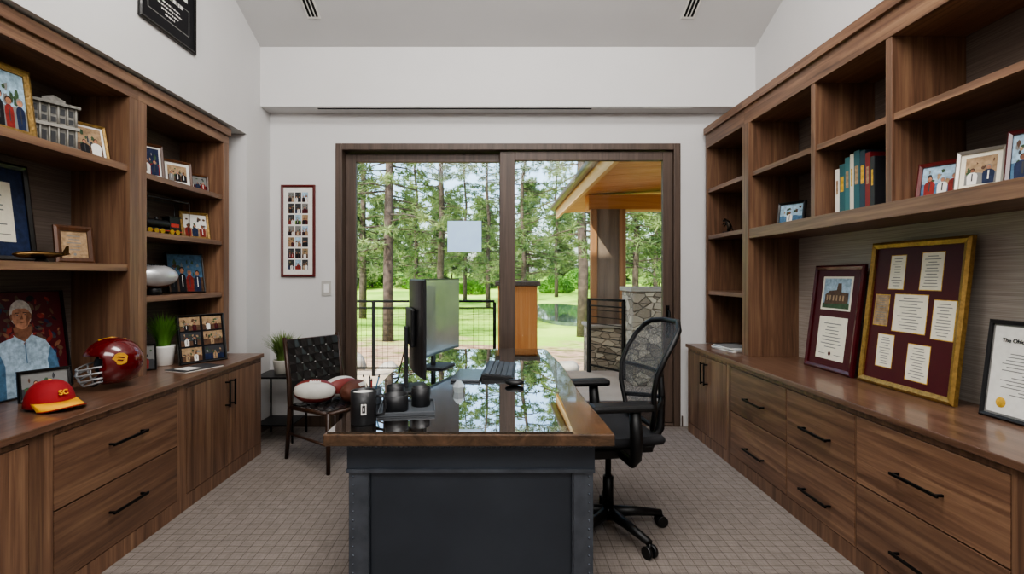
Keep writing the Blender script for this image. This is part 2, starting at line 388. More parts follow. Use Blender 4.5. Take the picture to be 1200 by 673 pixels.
BL=-2.15; BB=NB+.005
bookcase(-1,BL,BB,3.073,4.11,.073,.08,CT,2.445,2.57,[(2.03,3.146,4.03,.035,.01),(1.67,3.146,4.03,.035,.01),(1.265,3.146,4.03,.035,.01)],'walnut bookcase with three shelves of framed photos')
bookcase(-1,BL,BB,2.03,3.073,.073,.073,CT,2.445,2.57,[(2.045,2.103,3.0,.04,.01),(1.46,2.103,3.0,.04,.01)],'walnut bookcase with two wide shelves above the counter')
bookcase(-1,BL,BB,1.10,2.03,.073,.073,CT,2.445,2.57,[(2.045,1.173,1.957,.04,.01),(1.46,1.173,1.957,.04,.01)],'walnut bookcase with two wide empty shelves')
BR=1.91; BK=XR-.005
bookcase(1,BR,BK,3.95,4.68,.02,.03,CT,2.555,2.74,[(2.18,3.97,4.65,.035,.01),(1.76,3.97,4.65,.035,.01),(1.26,3.97,4.65,.035,.01)],'narrow tall walnut bookcase beside the glass door')
e=thing('bookcase','walnut bridging bookcase with open cubbies over a grasscloth panel','bookcase',(2.1,2.4,CT),group='built-in walnut bookcases')
M().box(BR-.015,BK-.02,3.855,3.95,CT,2.555).obj('side_panel',e,W_Z,w=True,bev=.0015)
M().box(BR,BK-.02,.85,.93,CT,2.555).obj('side_panel',e,W_Z,w=True,bev=.0015)
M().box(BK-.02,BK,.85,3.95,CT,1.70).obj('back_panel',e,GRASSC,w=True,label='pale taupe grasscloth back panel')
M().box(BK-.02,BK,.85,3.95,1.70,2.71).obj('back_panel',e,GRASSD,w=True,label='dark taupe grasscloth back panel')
M().box(BR,BR+.025,.85,3.95,2.555,2.74).box(BR+.025,BK,.85,3.95,2.71,2.738).box(BR-.02,BR,.85,3.95,2.68,2.74).obj('fascia',e,W_Y,w=True,bev=.0015)
M().box(BR+.025,BK-.02,.85,3.95,2.555,2.575).obj('top_panel',e,W_Y,w=True)
M().box(BR-.01,BK-.02,.93,3.855,1.675,1.75).obj('bridge_shelf',e,W_Y,w=True,bev=.002)
divs=[3.855,3.10,2.50,1.70,.93]
for yy in divs[1:-1]: M().box(BR+.004,BK-.02,yy-.02,yy+.02,1.75,2.555).obj('divider',e,W_Z,w=True,bev=.0015)
for a,b in zip(divs[:-1],divs[1:]):
    M().box(BR+.012,BK-.02,b+(.02 if b>1 else 0),a-(.02 if a<3.8 else 0),2.145,2.18).obj('shelf',e,W_Y,w=True,bev=.0015)
# ---------------------------------------------------------------- frames
class D:
    def __init__(s,y): s.m=M(); s.y=y
    def poly(s,pts,c,k=0):
        y=s.y-.0005*k
        s.m.add([(x,y,z) for x,z in pts],[list(range(len(pts)))],C(c)); return s
    def rect(s,x0,x1,z0,z1,c,k=0): return s.poly([(x0,z0),(x1,z0),(x1,z1),(x0,z1)],c,k)
    def oval(s,cx,cz,rx,rz,c,k=0,n=14): return s.poly([(cx+rx*math.cos(2*math.pi*i/n),cz+rz*math.sin(2*math.pi*i/n)) for i in range(n)],c,k)
def people(d,x0,x1,z0,z1,n,k,rng,cols):
    w=(x1-x0)/n; H=z1-z0
    for i in range(n):
        cx=x0+w*(i+.5)+rng.uniform(-.1,.1)*w; h=H*rng.uniform(.55,.72); c=rng.choice(cols); hw=min(w*.46,h*.24)
        d.poly([(cx-hw*.9,z0),(cx+hw*.9,z0),(cx+hw,z0+h*.5),(cx+hw*.85,z0+h*.62),(cx+hw*.35,z0+h*.7),(cx-hw*.35,z0+h*.7),(cx-hw*.85,z0+h*.62),(cx-hw,z0+h*.5)],c,k+1)
        r=h*.12
        d.oval(cx,z0+h*.83,r*.85,r*1.05,rng.choice(['hair','hair','gray']),k+2); d.oval(cx,z0+h*.80,r*.68,r*.85,rng.choice(['skin','skin','skin2']),k+3)
        d.rect(cx-hw*.12,cx+hw*.12,z0+h*.2,z0+h*.64,rng.choice(['white','dgray','dgray']),k+2)
def photo(seed,n=3,bg=('sky','grass'),cols=('red','white','navy','black')):
    def f(d,w,h,k=0,x=0,z=0):
        rng=random.Random(seed)
        d.rect(x-w/2,x+w/2,z,z+h,bg[0],k+1); 
        g=[(x-w/2,z),(x+w/2,z)]+[(x+w/2-w*i/8,z+h*(.38+rng.uniform(-.04,.06))) for i in range(9)]
        d.poly(g,bg[1],k+2)
        for q in range(12):
            cx=x+rng.uniform(-.40,.40)*w; cz=z+h*rng.uniform(.36,.82); rx=w*rng.uniform(.03,.09); rz=h*rng.uniform(.04,.14)
            P=[(cx+rx*rng.uniform(.5,1.1)*math.cos(a*.785),cz+rz*rng.uniform(.5,1.1)*math.sin(a*.785)) for a in range(8)]
            d.poly(P,rng.choice(['green','gray','brown','tan','dgray','green']),k+2.2+.07*q)
        people(d,x-w*.45,x+w*.45,z,z+h,n,k+3,rng,cols)
    return f
def lines(d,x,z0,z1,w,n,c,k,rng):
    for i in range(n):
        zz=z1-(z1-z0)*(i+.5)/n; ww=w*rng.uniform(.5,1)*.5; d.rect(x-ww,x+ww,zz-(z1-z0)/n*.13,zz+(z1-z0)/n*.13,c,k)
def cert(seed,paper='cream',seal='gold',n=8):
    def f(d,w,h,k=0,x=0,z=0):
        rng=random.Random(seed)
        d.rect(x-w/2,x+w/2,z,z+h,paper,k+1)
        lines(d,x,z+h*.25,z+h*.88,w*.75,n,'gray',k+2,rng)
        d.oval(x,z+h*.14,h*.05,h*.05,seal,k+2)
        for s in (-1,1): d.rect(x+s*w*.28-w*.12,x+s*w*.28+w*.12,z+h*.12,z+h*.13,'dgray',k+2)
    return f
def grid(nc,nr,seed,bgc='white',gap=.08,n=2):
    def f(d,w,h,k=0,x=0,z=0):
        rng=random.Random(seed); d.rect(x-w/2,x+w/2,z,z+h,bgc,k+1)
        cw=w/nc; ch=h/nr
        for i in range(nc):
            for j in range(nr):
                photo(seed*31+i*7+j,rng.choice([1,2,n]),rng.choice([('sky','red'),('gray','maroon'),('tan','brown'),('dgray','navy'),('dgray','brown'),('sky','grass')]),('red','white','black','tan','maroon'))(d,cw*(1-gap*2),ch*(1-gap*2),k+2,x-w/2+cw*(i+.5),z+ch*j+ch*gap)
    return f
def frame(label,loc,rz,w,h,fm,content,fw=.02,t=.02,tilt=10,matc=None,matw=0,easel=True,name='picture_frame',cat='picture frame',group=None):
    e=thing(name,label,cat,loc,(-R(tilt),0,rz),group=group)
    m=M(); y0=-t
    O=[(-w/2,0),(w/2,0),(w/2,h),(-w/2,h)]; I=[(-w/2+fw,fw),(w/2-fw,fw),(w/2-fw,h-fw),(-w/2+fw,h-fw)]
    Mi=[((a[0]*.6+b[0]*.4),(a[1]*.6+b[1]*.4)) for a,b in zip(O,I)]
    def L(P,y): return [(p[0],y,p[1]) for p in P]
    loops=[L(O,0),L(O,y0*.7),L(Mi,y0),L(I,y0*.75),L(I,0)]
    m.ring(loops,0,False,closed=True)
    m.obj('frame_moulding',e,fm)
    M().box(-w/2+fw,w/2-fw,-t*.35,-.001,fw,h-fw).obj('backing',e,BPL)
    d=D(-t*.36)
    iw=w-2*fw; ih=h-2*fw
    if matc: d.rect(-iw/2,iw/2,fw,fw+ih,matc,0)
    content(d,iw-2*matw,ih-2*matw,0,0,fw+matw)
    d.m.obj('print',e,PM)
    if easel:
        hh=h*.7; b=h*.38
        v=Matrix.Rotation(R(tilt),3,'X')@Vector((0,b,.004))
        M().tube([(0,0.002,hh),(0,v.y,v.z)],.004,6).obj('easel_leg',e,BPL)
    return e
LZ=R(90); RZ=R(-90)
FG=mat('frame_antique_gold','8d713f',.4,.5,var=.3,scale=50,bump=.4,bscale=90)
FB=mat('frame_black','141312',.35,coat=.3); FBR=wood('frame_brown','z',('3a2417','5b3a25','74492f'),.35); FBU=mat('frame_burgundy','4a1218',.3,coat=.5,var=.15)
FSI=mat('frame_silver','a7a39b',.35,.6); FRED=mat('frame_dark_red','5e1d1c',.35,coat=.3)
# left bay 1
frame('antique gold framed group photo on the top shelf',(-2.26,2.36,2.045),R(84),.27,.34,FG,photo(1,4,('sky','gray')),fw=.035,tilt=8)
frame('gold framed photograph with white border leaning back',(-2.30,2.86,2.045),R(66),.25,.22,FG,photo(2,3,('tan','brown')),fw=.016,tilt=15,matc='white',matw=.012)
frame('black framed certificate leaning inside the bookcase',(-2.40,2.44,1.46),R(88),.44,.50,FB,cert(3,'cream'),fw=.03,tilt=7,matc='navy',matw=.07,easel=False)
pl=frame('small wooden award plaque with pale metal plate',(-2.33,2.83,1.46),R(68),.19,.21,FBR,cert(4,'tan','gray',5),fw=.03,tilt=8)
# building model
e=thing('building_model','solid grey scale model of a columned building facade','model building',(-2.30,2.64,2.045),(0,0,R(62)))
m=M().box(-.11,.11,-.05,.05,0,.018).box(-.105,.105,-.03,.05,.018,.225).prism([(-.112,.225),(.112,.225),(.112,.240),(-.112,.240)],'y',-.05,.05)
m.prism([(-.05,.24),(.05,.24),(.05,.255),(0,.275),(-.05,.255)],'y',-.035,.03)
m.obj('building_body',e,mat('model_stone','77756f',.6,.2,var=.3,scale=60),bev=.001)
m=M()
for i in range(6):
    m.cyl((-.095+.038*i,-.038,.018),(-.095+.038*i,-.038,.112),.005,.004,n=10); m.cyl((-.095+.038*i,-.034,.128),(-.095+.038*i,-.034,.225),.0045,.004,n=10)
m.box(-.108,.108,-.046,-.03,.112,.128)
m.obj('colonnade',e,mat('model_stone_light','98958d',.6,.2))
for i in range(5):
    for za,zb in ((.03,.09),(.14,.165),(.18,.212)): M().box(-.086+.038*i,-.066+.038*i,-.032,-.0295,za,zb).obj('window',e,GRYP)
# model airplane
e=thing('model_airplane','small bronze model airplane lying on the shelf','model airplane',(-2.24,2.52,1.46),(0,0,R(60)))
BRZ=mat('bronze','5a4428',.3,.9)
M().tube([(-.11,0,.035),(-.09,0,.035),(-.03,0,.037),(.05,0,.037),(.11,0,.045)],[.004,.014,.02,.014,.005],12).obj('fuselage',e,BRZ)
M().prism([(-.03,-.12),(.01,-.12),(.03,0),(.01,.12),(-.03,.12),(-.05,0)],'z',.03,.036).obj('wing',e,BRZ)
M().prism([(.085,-.04),(.1,-.04),(.1,.04),(.085,.04)],'z',.042,.046).prism([(.08,.045),(.11,.045),(.11,.085),(.1,.085)],'y',-.002,.002).obj('tail_fin',e,BRZ)
M().cyl((0,0,0),(0,0,.02),.03,.02).obj('stand',e,BPL)
# left bay 2
frame('wood framed sports photo at the top shelf end',(-2.28,3.37,2.03),R(62),.18,.24,FBR,photo(5,2,('navy','red')),fw=.018,tilt=8,matc='white',matw=.012)
frame('brown framed photo of a group in dark clothes',(-2.28,3.66,2.03),R(62),.21,.19,FBR,photo(6,3,('tan','brown'),('black','gray')),fw=.018,tilt=8,matc='white',matw=.02)
frame('small framed photo in brown wood frame',(-2.28,3.90,2.03),R(64),.18,.14,FBR,photo(7,3,('gray','maroon')),fw=.016,tilt=8)
e=thing('model_train','toy steam locomotive with red and gold trim under display rack','model train',(-2.28,3.48,1.67),(0,0,R(80)))
M().box(-.17,.17,-.035,.035,0,.008).obj('track_base',e,FBR)
m=M().box(-.15,.15,-.028,.028,.03,.045).cyl((-.14,0,.075),(.04,0,.075),.03,n=18).box(.04,.13,-.03,.03,.045,.125).box(.03,.14,-.036,.036,.125,.132).cyl((-.11,0,.1),(-.11,0,.14),.009,.012).cyl((-.04,0,.1),(-.04,0,.12),.012,.009)
m.obj('locomotive_body',e,BPL,bev=.001)
M().box(-.15,.15,-.03,.03,.028,.034).cyl((-.145,0,.075),(-.14,0,.075),.026).box(.05,.12,-.0315,.0315,.06,.085).obj('red_trim',e,mat('toy_red','a82a1e',.3))
TG=mat('toy_gold','b08a35',.3,.7)
for x in (-.12,-.07,-.02,.06,.11):
    for s in (-1,1): M().cyl((x,s*.026,.026),(x,s*.033,.026),.018).obj('wheel',e,TG)
m=M()
for x in (-.18,.18):
    for y in (-.06,.06): m.cyl((x,y,0),(x,y,.24),.004,n=6)
for y in (-.06,.06): m.cyl((-.18,y,.24),(.18,y,.24),.004,n=6)
for x in (-.18,.18): m.cyl((x,-.06,.24),(x,.06,.24),.004,n=6)
m.obj('display_rack',e,BPL)
frame('gold framed photo of people on snow',(-2.28,3.88,1.67),R(62),.22,.21,FG,photo(8,3,('white','tan')),fw=.02,tilt=10)
# footballs
def football(label,loc,rot,mats,group=None,L=.14,Rr=.082,lower=False):
    e=thing('football',label,'football',loc,rot,group=group)
    n=24;k=16; m=M(); loops=[]
    for i in range(1,k):
        a=math.pi*i/k; x=-L*math.cos(a); r=Rr*(math.sin(a)**(1.15 if lower else .85))
        loops.append([(x,r*math.cos(2*math.pi*j/n),r*math.sin(2*math.pi*j/n)) for j in range(n)])
    m.ring(loops,0,True)
    for fi in range(len(m.f)):
        f=m.f[fi]
        if len(f)==4 and len(mats)>1:
            c=sum((m.v[i] for i in f),Vector())/4
            if (c.z<-.035 if lower else math.atan2(c.z,c.y)%(math.pi)<math.pi/2): m.m[fi]=1
    m.obj('ball_body',e,mats)
    l=M()
    l.box(-.04,.04,-.003,.003,Rr-.001,Rr+.003)
    for i in range(7): l.box(-.037+.0115*i,-.032+.0115*i,-.014,.014,Rr-.001,Rr+.004)
    l.obj('laces',e,BPL if lower else WHT)
    if lower: M().tube([(-L*math.cos(a),0,Rr*(math.sin(a)**1.15)+.0005) for a in [.5+2.14*i/14 for i in range(15)]],.0018,5).obj('seam',e,BPL)
    return e
FW=mat('ball_white_leather','cfcdc6',.5); FRD=mat('ball_red_leather','7d3430',.5); FBRW=mat('ball_brown_leather','5e3526',.6,bump=.3,bscale=400)
FSL=mat('ball_silver','c6c7c8',.3,.55)
football('shiny silver and brown trophy football resting on a ring stand',(-2.29,3.42,1.265+.126),(R(22),0,R(60)),[FSL,FBRW],L=.155,Rr=.083,lower=True)
st=M().lathe([(.045,0),(.05,.004),(.045,.04),(.043,.045),(.038,.045),(.04,.004)],24,caps=(False,False)).obj('ball_stand',None,BPL,org=(0,0,0)); st.location=(-2.29,3.42,1.265); tag(st,'black ring stand under the silver football','stand')
frame('glossy team photo in a thin dark frame',(-2.33,3.85,1.265),R(66),.29,.30,FB,photo(9,4,('blue','brown'),('navy','black','red')),fw=.01,tilt=8)
def portrait(d,w,h,k=0,x=0,z=0):
    d.rect(x-w/2,x+w/2,z,z+h,'maroon',k+1)
    rng=random.Random(4)
    for i in range(220):
        cx=x+rng.uniform(-.44,.44)*w; cz=z+rng.uniform(.05,.94)*h; a0=rng.uniform(0,3); l=rng.uniform(.02,.05)*w; t_=l*rng.uniform(.3,.7)
        ca,sa=math.cos(a0),math.sin(a0)
        d.poly([(cx+ca*u*l-sa*v*t_,cz+sa*u*l+ca*v*t_) for u,v in ((-1,-.4),(0,-1),(1,-.3),(.8,.6),(0,1),(-.9,.5))],rng.choice(['brown','brown','black','maroon','maroon','red','navy','skin2','dgray','brown']),k+1.3+.007*i)
    d.poly([(x-w*.40,z),(x-w*.36,z+h*.40),(x-w*.22,z+h*.53),(x-w*.04,z+h*.58),(x+w*.10,z+h*.58),(x+w*.26,z+h*.51),(x+w*.37,z+h*.36),(x+w*.42,z)],'ltblue',k+3)
    d.poly([(x-w*.40,z),(x-w*.36,z+h*.40),(x-w*.26,z+h*.48),(x-w*.2,z+h*.3),(x-w*.22,z)],'blue',k+3.5)
    d.poly([(x+w*.30,z),(x+w*.26,z+h*.3),(x+w*.31,z+h*.44),(x+w*.37,z+h*.36),(x+w*.42,z)],'blue',k+3.5)
    d.poly([(x-w*.08,z+h*.66),(x-w*.06,z+h*.55),(x+w*.03,z+h*.48),(x+w*.11,z+h*.55),(x+w*.12,z+h*.66)],'skin2',k+4)
    d.poly([(x-w*.09,z+h*.59),(x-w*.02,z+h*.47),(x+w*.03,z+h*.51),(x-w*.05,z+h*.56)],'ltblue',k+4.5)
    d.poly([(x+w*.13,z+h*.59),(x+w*.08,z+h*.47),(x+w*.03,z+h*.51),(x+w*.09,z+h*.56)],'ltblue',k+4.5)
    d.rect(x+.025*w,x+.035*w,z+h*.3,z+h*.5,'blue',k+4.6)
    cx=x+w*.02; cz=z+h*.76
    d.oval(cx,cz+h*.03,w*.122,h*.135,'ghair',k+5,20)
    d.oval(cx,cz,w*.10,h*.125,'skin',k+6,20)
    for s in (-1,1): d.oval(cx+s*w*.104,cz,w*.016,h*.03,'skin2',k+5.5)
    d.poly([(cx-w*.105,cz+h*.05),(cx-w*.05,cz+h*.08),(cx+w*.05,cz+h*.078),(cx+w*.105,cz+h*.045),(cx+w*.085,cz+h*.13),(cx,cz+h*.16),(cx-w*.09,cz+h*.125)],'ghair',k+7)
    d.poly([(cx+w*.05,cz-h*.1),(cx+w*.09,cz-h*.03),(cx+w*.1,cz+h*.04),(cx+w*.065,cz+h*.04),(cx+w*.05,cz-h*.03)],'skin2',k+6.5)
    for s in (-1,1):
        d.rect(cx+s*w*.042-w*.022,cx+s*w*.042+w*.022,cz+h*.033,cz+h*.04,'hair',k+7.5)
        d.oval(cx+s*w*.042,cz+h*.018,w*.012,h*.004,'gray',k+7.5); d.oval(cx+s*w*.042,cz+h*.018,w*.006,h*.005,'black',k+8)
    d.poly([(cx-w*.016,cz-h*.028),(cx+w*.018,cz-h*.028),(cx+w*.006,cz+h*.02)],'skin2',k+7.5)
    d.poly([(cx-w*.035,cz-h*.058),(cx,cz-h*.066),(cx+w*.035,cz-h*.058),(cx,cz-h*.053)],'skin2',k+7.5)
frame('unframed canvas portrait of a grey-haired man in light blue polo',(-2.39,2.60,CT),R(88),.50,.53,FB,portrait,fw=.004,t=.03,tilt=7,easel=False,name='portrait_canvas',cat='painting')
frame('small black framed photo behind the red cap',(-2.22,2.52,CT),R(60),.21,.15,FB,photo(11,2,('gray','dgray')),fw=.014,tilt=10)
frame('black collage frame with six family photos',(-2.06,3.60,CT),R(58),.33,.34,FB,grid(2,3,12,'black',.06),fw=.012,tilt=9)
frame('small black photo frame beside the potted plant',(-2.25,3.28,CT),R(40),.12,.17,FB,photo(13,1,('gray','dgray')),fw=.01,tilt=10)
e=thing('magazine','open magazine lying flat on the walnut counter','magazine',(-1.98,3.36,CT),(0,0,R(70)))
M().box(-.14,.14,-.09,.09,0,.006).obj('pages',e,PM[C('white')]); M().box(-.142,.142,-.092,.092,.006,.008).box(-.1,0,-.06,.06,.008,.009,1).obj('cover',e,(PM[C('dgray')],PM[C('white')]))
# cap
e=thing('baseball_cap','dark red baseball cap with yellow brim and small pale lettering','cap',(-2.06,2.36,CT),(0,0,R(-20)))
CR=mat('cap_red','8f141c',.8,bump=.2,bscale=500); CY=mat('cap_yellow','e5a81e',.7)
m=M(); n=28; loops=[]
for i in range(10):
    a=math.pi/2*i/9.4; r=.092*math.cos(a)**.75 if i<9 else .012
    loops.append([(r*math.cos(2*math.pi*j/n)*1.08,r*math.sin(2*math.pi*j/n),.012+.115*math.sin(a)) for j in range(n)])
m.ring(loops,0,True,caps=(False,True))
m.obj('crown',e,CR,solid=.003)
m=M(); A=[];B=[]
for i in range(15):
    a=-math.pi*.42+math.pi*.84*i/14
    A.append((.098*math.cos(a),.09*math.sin(a),.036))
    B.append((.098*math.cos(a)+.080*math.cos(a*.6),.095*math.sin(a),.024-.035*(math.sin(a)**2)))
zmin=min(p[2] for p in B)
B=[(p[0],p[1],p[2]-zmin+.003) for p in B]
B=[(p[0],p[1],p[2]*.6+.001) for p in B]
m.add(A+B,[(i,i+1,15+i+1,15+i) for i in range(14)],0,True)
m.obj('brim',e,CY,solid=.004)
M().tube([(p[0],p[1],p[2]+.002) for p in B],.003,6).obj('brim_trim',e,CR)
M().ell((0,0,.128),(.008,.008,.004)).obj('button',e,CY)
text_part('emblem','SC',.032,CY,e,(.098,0,.078),(R(70),0,R(90)),ext=.003,bend=.095,off=.0006)
# helmet
e=thing('football_helmet','cardinal red football helmet with gold side emblem and grey facemask','helmet',(-2.08,2.77,CT),(0,0,R(222)))
HR=mat('helmet_red','5a0a10',.18,coat=.8,var=.05); HG=mat('helmet_gold','c8942e',.3); HGY=mat('facemask_grey','a4a6a8',.4,.2)
m=M(); n=48;k=32; rx,ry,rz=.128,.110,.120; cz=.152
vs=[];fs=[]
for i in range(k+1):
    a=math.pi*i/k
    for j in range(n):
        b=2*math.pi*j/n; x=math.sin(a)*math.cos(b); y=math.sin(a)*math.sin(b); z=math.cos(a)
        vs.append((rx*x*(1.0 if x>0 else 1.08),ry*y,cz+rz*z*(1.0 if z>0 else 1.15)))
for i in range(k):
    for j in range(n):
        q=[i*n+j,i*n+(j+1)%n,(i+1)*n+(j+1)%n,(i+1)*n+j]
        c=sum((Vector(vs[t]) for t in q),Vector())/4
        if c.z<.04: continue
        if c.z<.185 and c.x>.055: continue
        fs.append(q)
m.add(vs,fs,0,True)
m.obj('shell',e,HR,solid=.006)
M().tube([(.06,0,.262),(.0,0,.273),(-.06,0,.259),(-.11,0,.212),(-.137,0,.15)],.006,6).obj('stripe',e,HG)
for s in (-1,1):
    q=.72
    pf0=[(-.045,-.03),(-.012,-.042),(.012,-.036),(.018,-.022),(.034,-.02),(.028,-.004),(.044,.004),(.030,.018),(.026,.034),(.004,.046),(-.03,.042),(-.052,.02),(-.048,-.008)]
    M().prism([(-.02+u*q,.168+v*q) for u,v in pf0],'y',s*.098,s*.1125).obj('emblem',e,HG,label='gold emblem shape')
    for pf in ([(-.034,.012),(.004,.020),(.016,.014),(-.03,.002)],[(-.03,-.008),(.006,-.002),(.014,-.010),(-.02,-.018)]):
        M().prism([(-.02+u*q,.169+v*q) for u,v in pf],'y',s*.108,s*.1135).obj('emblem_stripe',e,HR)
m=M()
def arc(z,r,x0,yw,zend):
    return [(x0+r*math.cos(a),yw*math.sin(a),z+(zend-z)*abs(math.sin(a))**3) for a in [-math.pi/2+math.pi*i/12 for i in range(13)]]
m.tube(arc(.115,.100,.052,.104,.135),.005,8).tube(arc(.085,.105,.050,.102,.105),.005,8).tube(arc(.055,.095,.048,.096,.075),.005,8).tube(arc(.030,.080,.046,.085,.055),.005,8)
for y in (-.03,.03): m.tube([(.146,y,.116),(.152,y,.085),(.139,y,.055),(.122,y,.030)],.0045,8)
for s in (-1,1): m.tube([(.098,s*.088,.13),(.098,s*.088,.09),(.085,s*.074,.05)],.0045,8)
m.obj('facemask',e,HGY)
M().tube([(.05,-.085,.06),(.08,-.04,.03),(.09,0,.026),(.08,.04,.03),(.05,.085,.06)],.007,8).obj('chin_strap',e,GRYP)
M().ell((-.015,0,.135),(.095,.09,.09)).obj('padding',e,BPL)
# potted plants
def plant(name,label,loc,potr,poth,potm,nbl,bh,spread,leafm,wide=.006,seed=1):
    e=thing(name,label,'potted plant',loc)
    M().lathe([(potr*.72,0),(potr*.8,.004),(potr,poth*.9),(potr,poth),(potr*.88,poth),(potr*.85,poth*.85),(.001,poth*.85)],28).obj('pot',e,potm)
    rng=random.Random(seed); m=M()
    for i in range(nbl):
        a=rng.uniform(0,6.28); l=rng.uniform(.6,1)*bh; sp=rng.uniform(.15,1)*spread; r0=rng.uniform(0,potr*.6)
        b=Vector((math.cos(a),math.sin(a),0)); sd=Vector((-math.sin(a),math.cos(a),0)); P=[]
        for q in range(6):
            t=q/5; p=b*(r0+sp*t*t)+Vector((0,0,poth*.86+l*(t-.25*t*t*sp/spread)))
            ww=wide*(1-t)**.6*(1 if q else .6); P+= [p-sd*ww,p+sd*ww]
        m.add(P,[(2*q,2*q+1,2*q+3,2*q+2) for q in range(5)],0,True)
    m.obj('foliage',e,leafm)
    return e
plant('potted_grass','small green grass plant in white ceramic pot',(-2.27,3.49,CT),.070,.135,WHT,300,.28,.15,foliage('grass_blade','558a3a','9ccb62'),.0045,2)
plant('potted_plant','feathery green plant in pale pot on black stand',(-1.845,4.42,.552),.08,.12,mat('pot_stone','b8b4aa',.7),420,.30,.19,foliage('sage','5d7a3c','9db06a'),.005,3)
e=thing('side_table','thin-legged black metal plant stand beside the chair','side table',(-1.86,4.42,0))
M().box(-.17,.17,-.17,.17,.537,.552).obj('table_top',e,BPL,bev=.003)
for a in (-1,1):
    for b in (-1,1): M().box(a*.152,a*.165,b*.152,b*.165,0,.537).obj('leg',e,BLK)
M().box(-.15,.15,-.15,.15,.14,.15).obj('lower_shelf',e,BPL)
# ---------------------------------------------------------------- wall frames
frame('red wooden frame with collage of photographs on white wall',(-1.832,Yb-.004,1.385),0,.315,.85,FRED,grid(3,7,21,'white',.07),fw=.022,t=.025,tilt=0,matc='white',matw=.04,easel=False)
e=frame('black framed award plaque with white document and pale lettering',(XL+.004,3.27,2.92),LZ,.56,.62,FB,lambda d,w,h,k=0,x=0,z=0:(d.rect(x-w/2,x+w/2,z,z+h,'black',1),d.rect(x-w*.3,x+w*.36,z+h*.50,z+h*.95,'white',2),lines(d,x,z+h*.56,z+h*.90,w*.45,7,'gray',3,random.Random(2)),d.rect(x-w*.4,x+w*.4,z+h*.12,z+h*.42,'gray',2),d.rect(x-w*.385,x+w*.385,z+h*.13,z+h*.41,'black',3)),fw=.02,t=.02,tilt=0,easel=False)
m=D(-.0105)
rng=random.Random(3)
for i,(wd,z) in enumerate(((.26,.235),(.20,.19),(.24,.165),(.17,.14),(.1,.115))):
    u=-wd/2
    while u<wd/2:
        l=rng.uniform(.008,.03); m.rect(u,min(u+l,wd/2),z,z+(.022 if i==0 else .009),'white',1); u+=l+.007
m.m.obj('lettering',e,PM)
# ---------------------------------------------------------------- right shelves
frame('small black framed photo in the cubby',(2.08,3.62,1.75),R(-62),.20,.17,FB,photo(31,1,('sky','blue')),fw=.018,tilt=9)
frame('small dark framed photo near the divider',(2.10,3.30,1.75),R(-60),.08,.11,FB,photo(37,1,('gray','tan')),fw=.008,tilt=9)
frame('dark red framed photo of three people',(2.06,2.375,1.75),R(-66),.20,.18,FRED,photo(32,3,('sky','blue'),('red','red','white')),fw=.02,tilt=12)
frame('silver framed photo with pale mat',(2.06,2.185,1.75),R(-66),.175,.19,FSI,photo(33,2,('tan','gray')),fw=.016,tilt=11,matc='cream',matw=.018)
frame('red framed photo at the cubby end',(2.06,1.965,1.75),R(-66),.17,.22,FBU,photo(34,2,('sky','blue')),fw=.018,tilt=10)
bc=['e8e4da','2f5d63','3a6b70','cfcabd','28565f','223a4a','7a1f24','2b2b30']
bt=[.035,.045,.04,.03,.045,.04,.035,.03]; bh=[.27,.29,.32,.33,.34,.33,.31,.28]
yy=3.03
for i in range(8):
    t_=bt[i]; yy-=t_+.002
    mt=mat('book_cover_'+str(i),bc[i],.5)
    e=thing('book',['white','teal','teal','cream','dark teal','navy','dark red','black'][i]+' hardback book standing upright in the cubby','book',(2.12,yy+t_/2,1.75),group='hardback books in the cubby')
    h=bh[i]
    M().box(-.115,.115,-t_/2,-t_/2+.003,0,h).box(-.115,.115,t_/2-.003,t_/2,0,h).box(-.118,-.115,-t_/2,t_/2,0,h).obj('cover',e,mt,bev=.001)
    M().box(-.115,.108,-t_/2+.003,t_/2-.003,.004,h-.004).obj('pages',e,PM[C('cream')])
    M().box(-.1188,-.118,-t_/2+.009,t_/2-.009,h*.45,h*.75).obj('spine_label',e,PM[C('gold' if i%2 else 'tan')])
e=thing('figurine','small dark bronze rearing figure on a base','figurine',(2.02,4.46,1.76),(0,0,R(-60)))
M().box(-.04,.04,-.03,.03,0,.02).obj('plinth',e,BPL,bev=.002)
M().tube([(.0,0,.02),(.01,0,.06),(-.005,0,.10),(-.03,0,.125)],[.012,.022,.018,.01],10).tube([(-.03,0,.125),(-.055,0,.118)],[.014,.007],8).tube([(-.01,.008,.09),(-.045,.01,.08),(-.05,.01,.065)],.006,6).tube([(-.01,-.008,.09),(-.04,-.01,.095),(-.05,-.01,.085)],.006,6).tube([(.015,0,.06),(.04,0,.04),(.045,0,.02)],.005,6).obj('figure_body',e,mat('dark_bronze','2c241c',.4,.7))
for i,(c,dz,r) in enumerate((('white',0,-80),('blue',.012,-72),('gray',.022,-86))):
    e=thing('magazine',c+' covered magazine stacked on the walnut counter','magazine',(1.95,4.22,CT+dz),(0,0,R(r)),group='magazines on the counter')
    M().box(-.14,.14,-.1,.1,0,.009).obj('pages',e,PM[C('white')]); M().box(-.14,.14,-.1,.1,.009,.010).obj('cover',e,PM[C(c)])
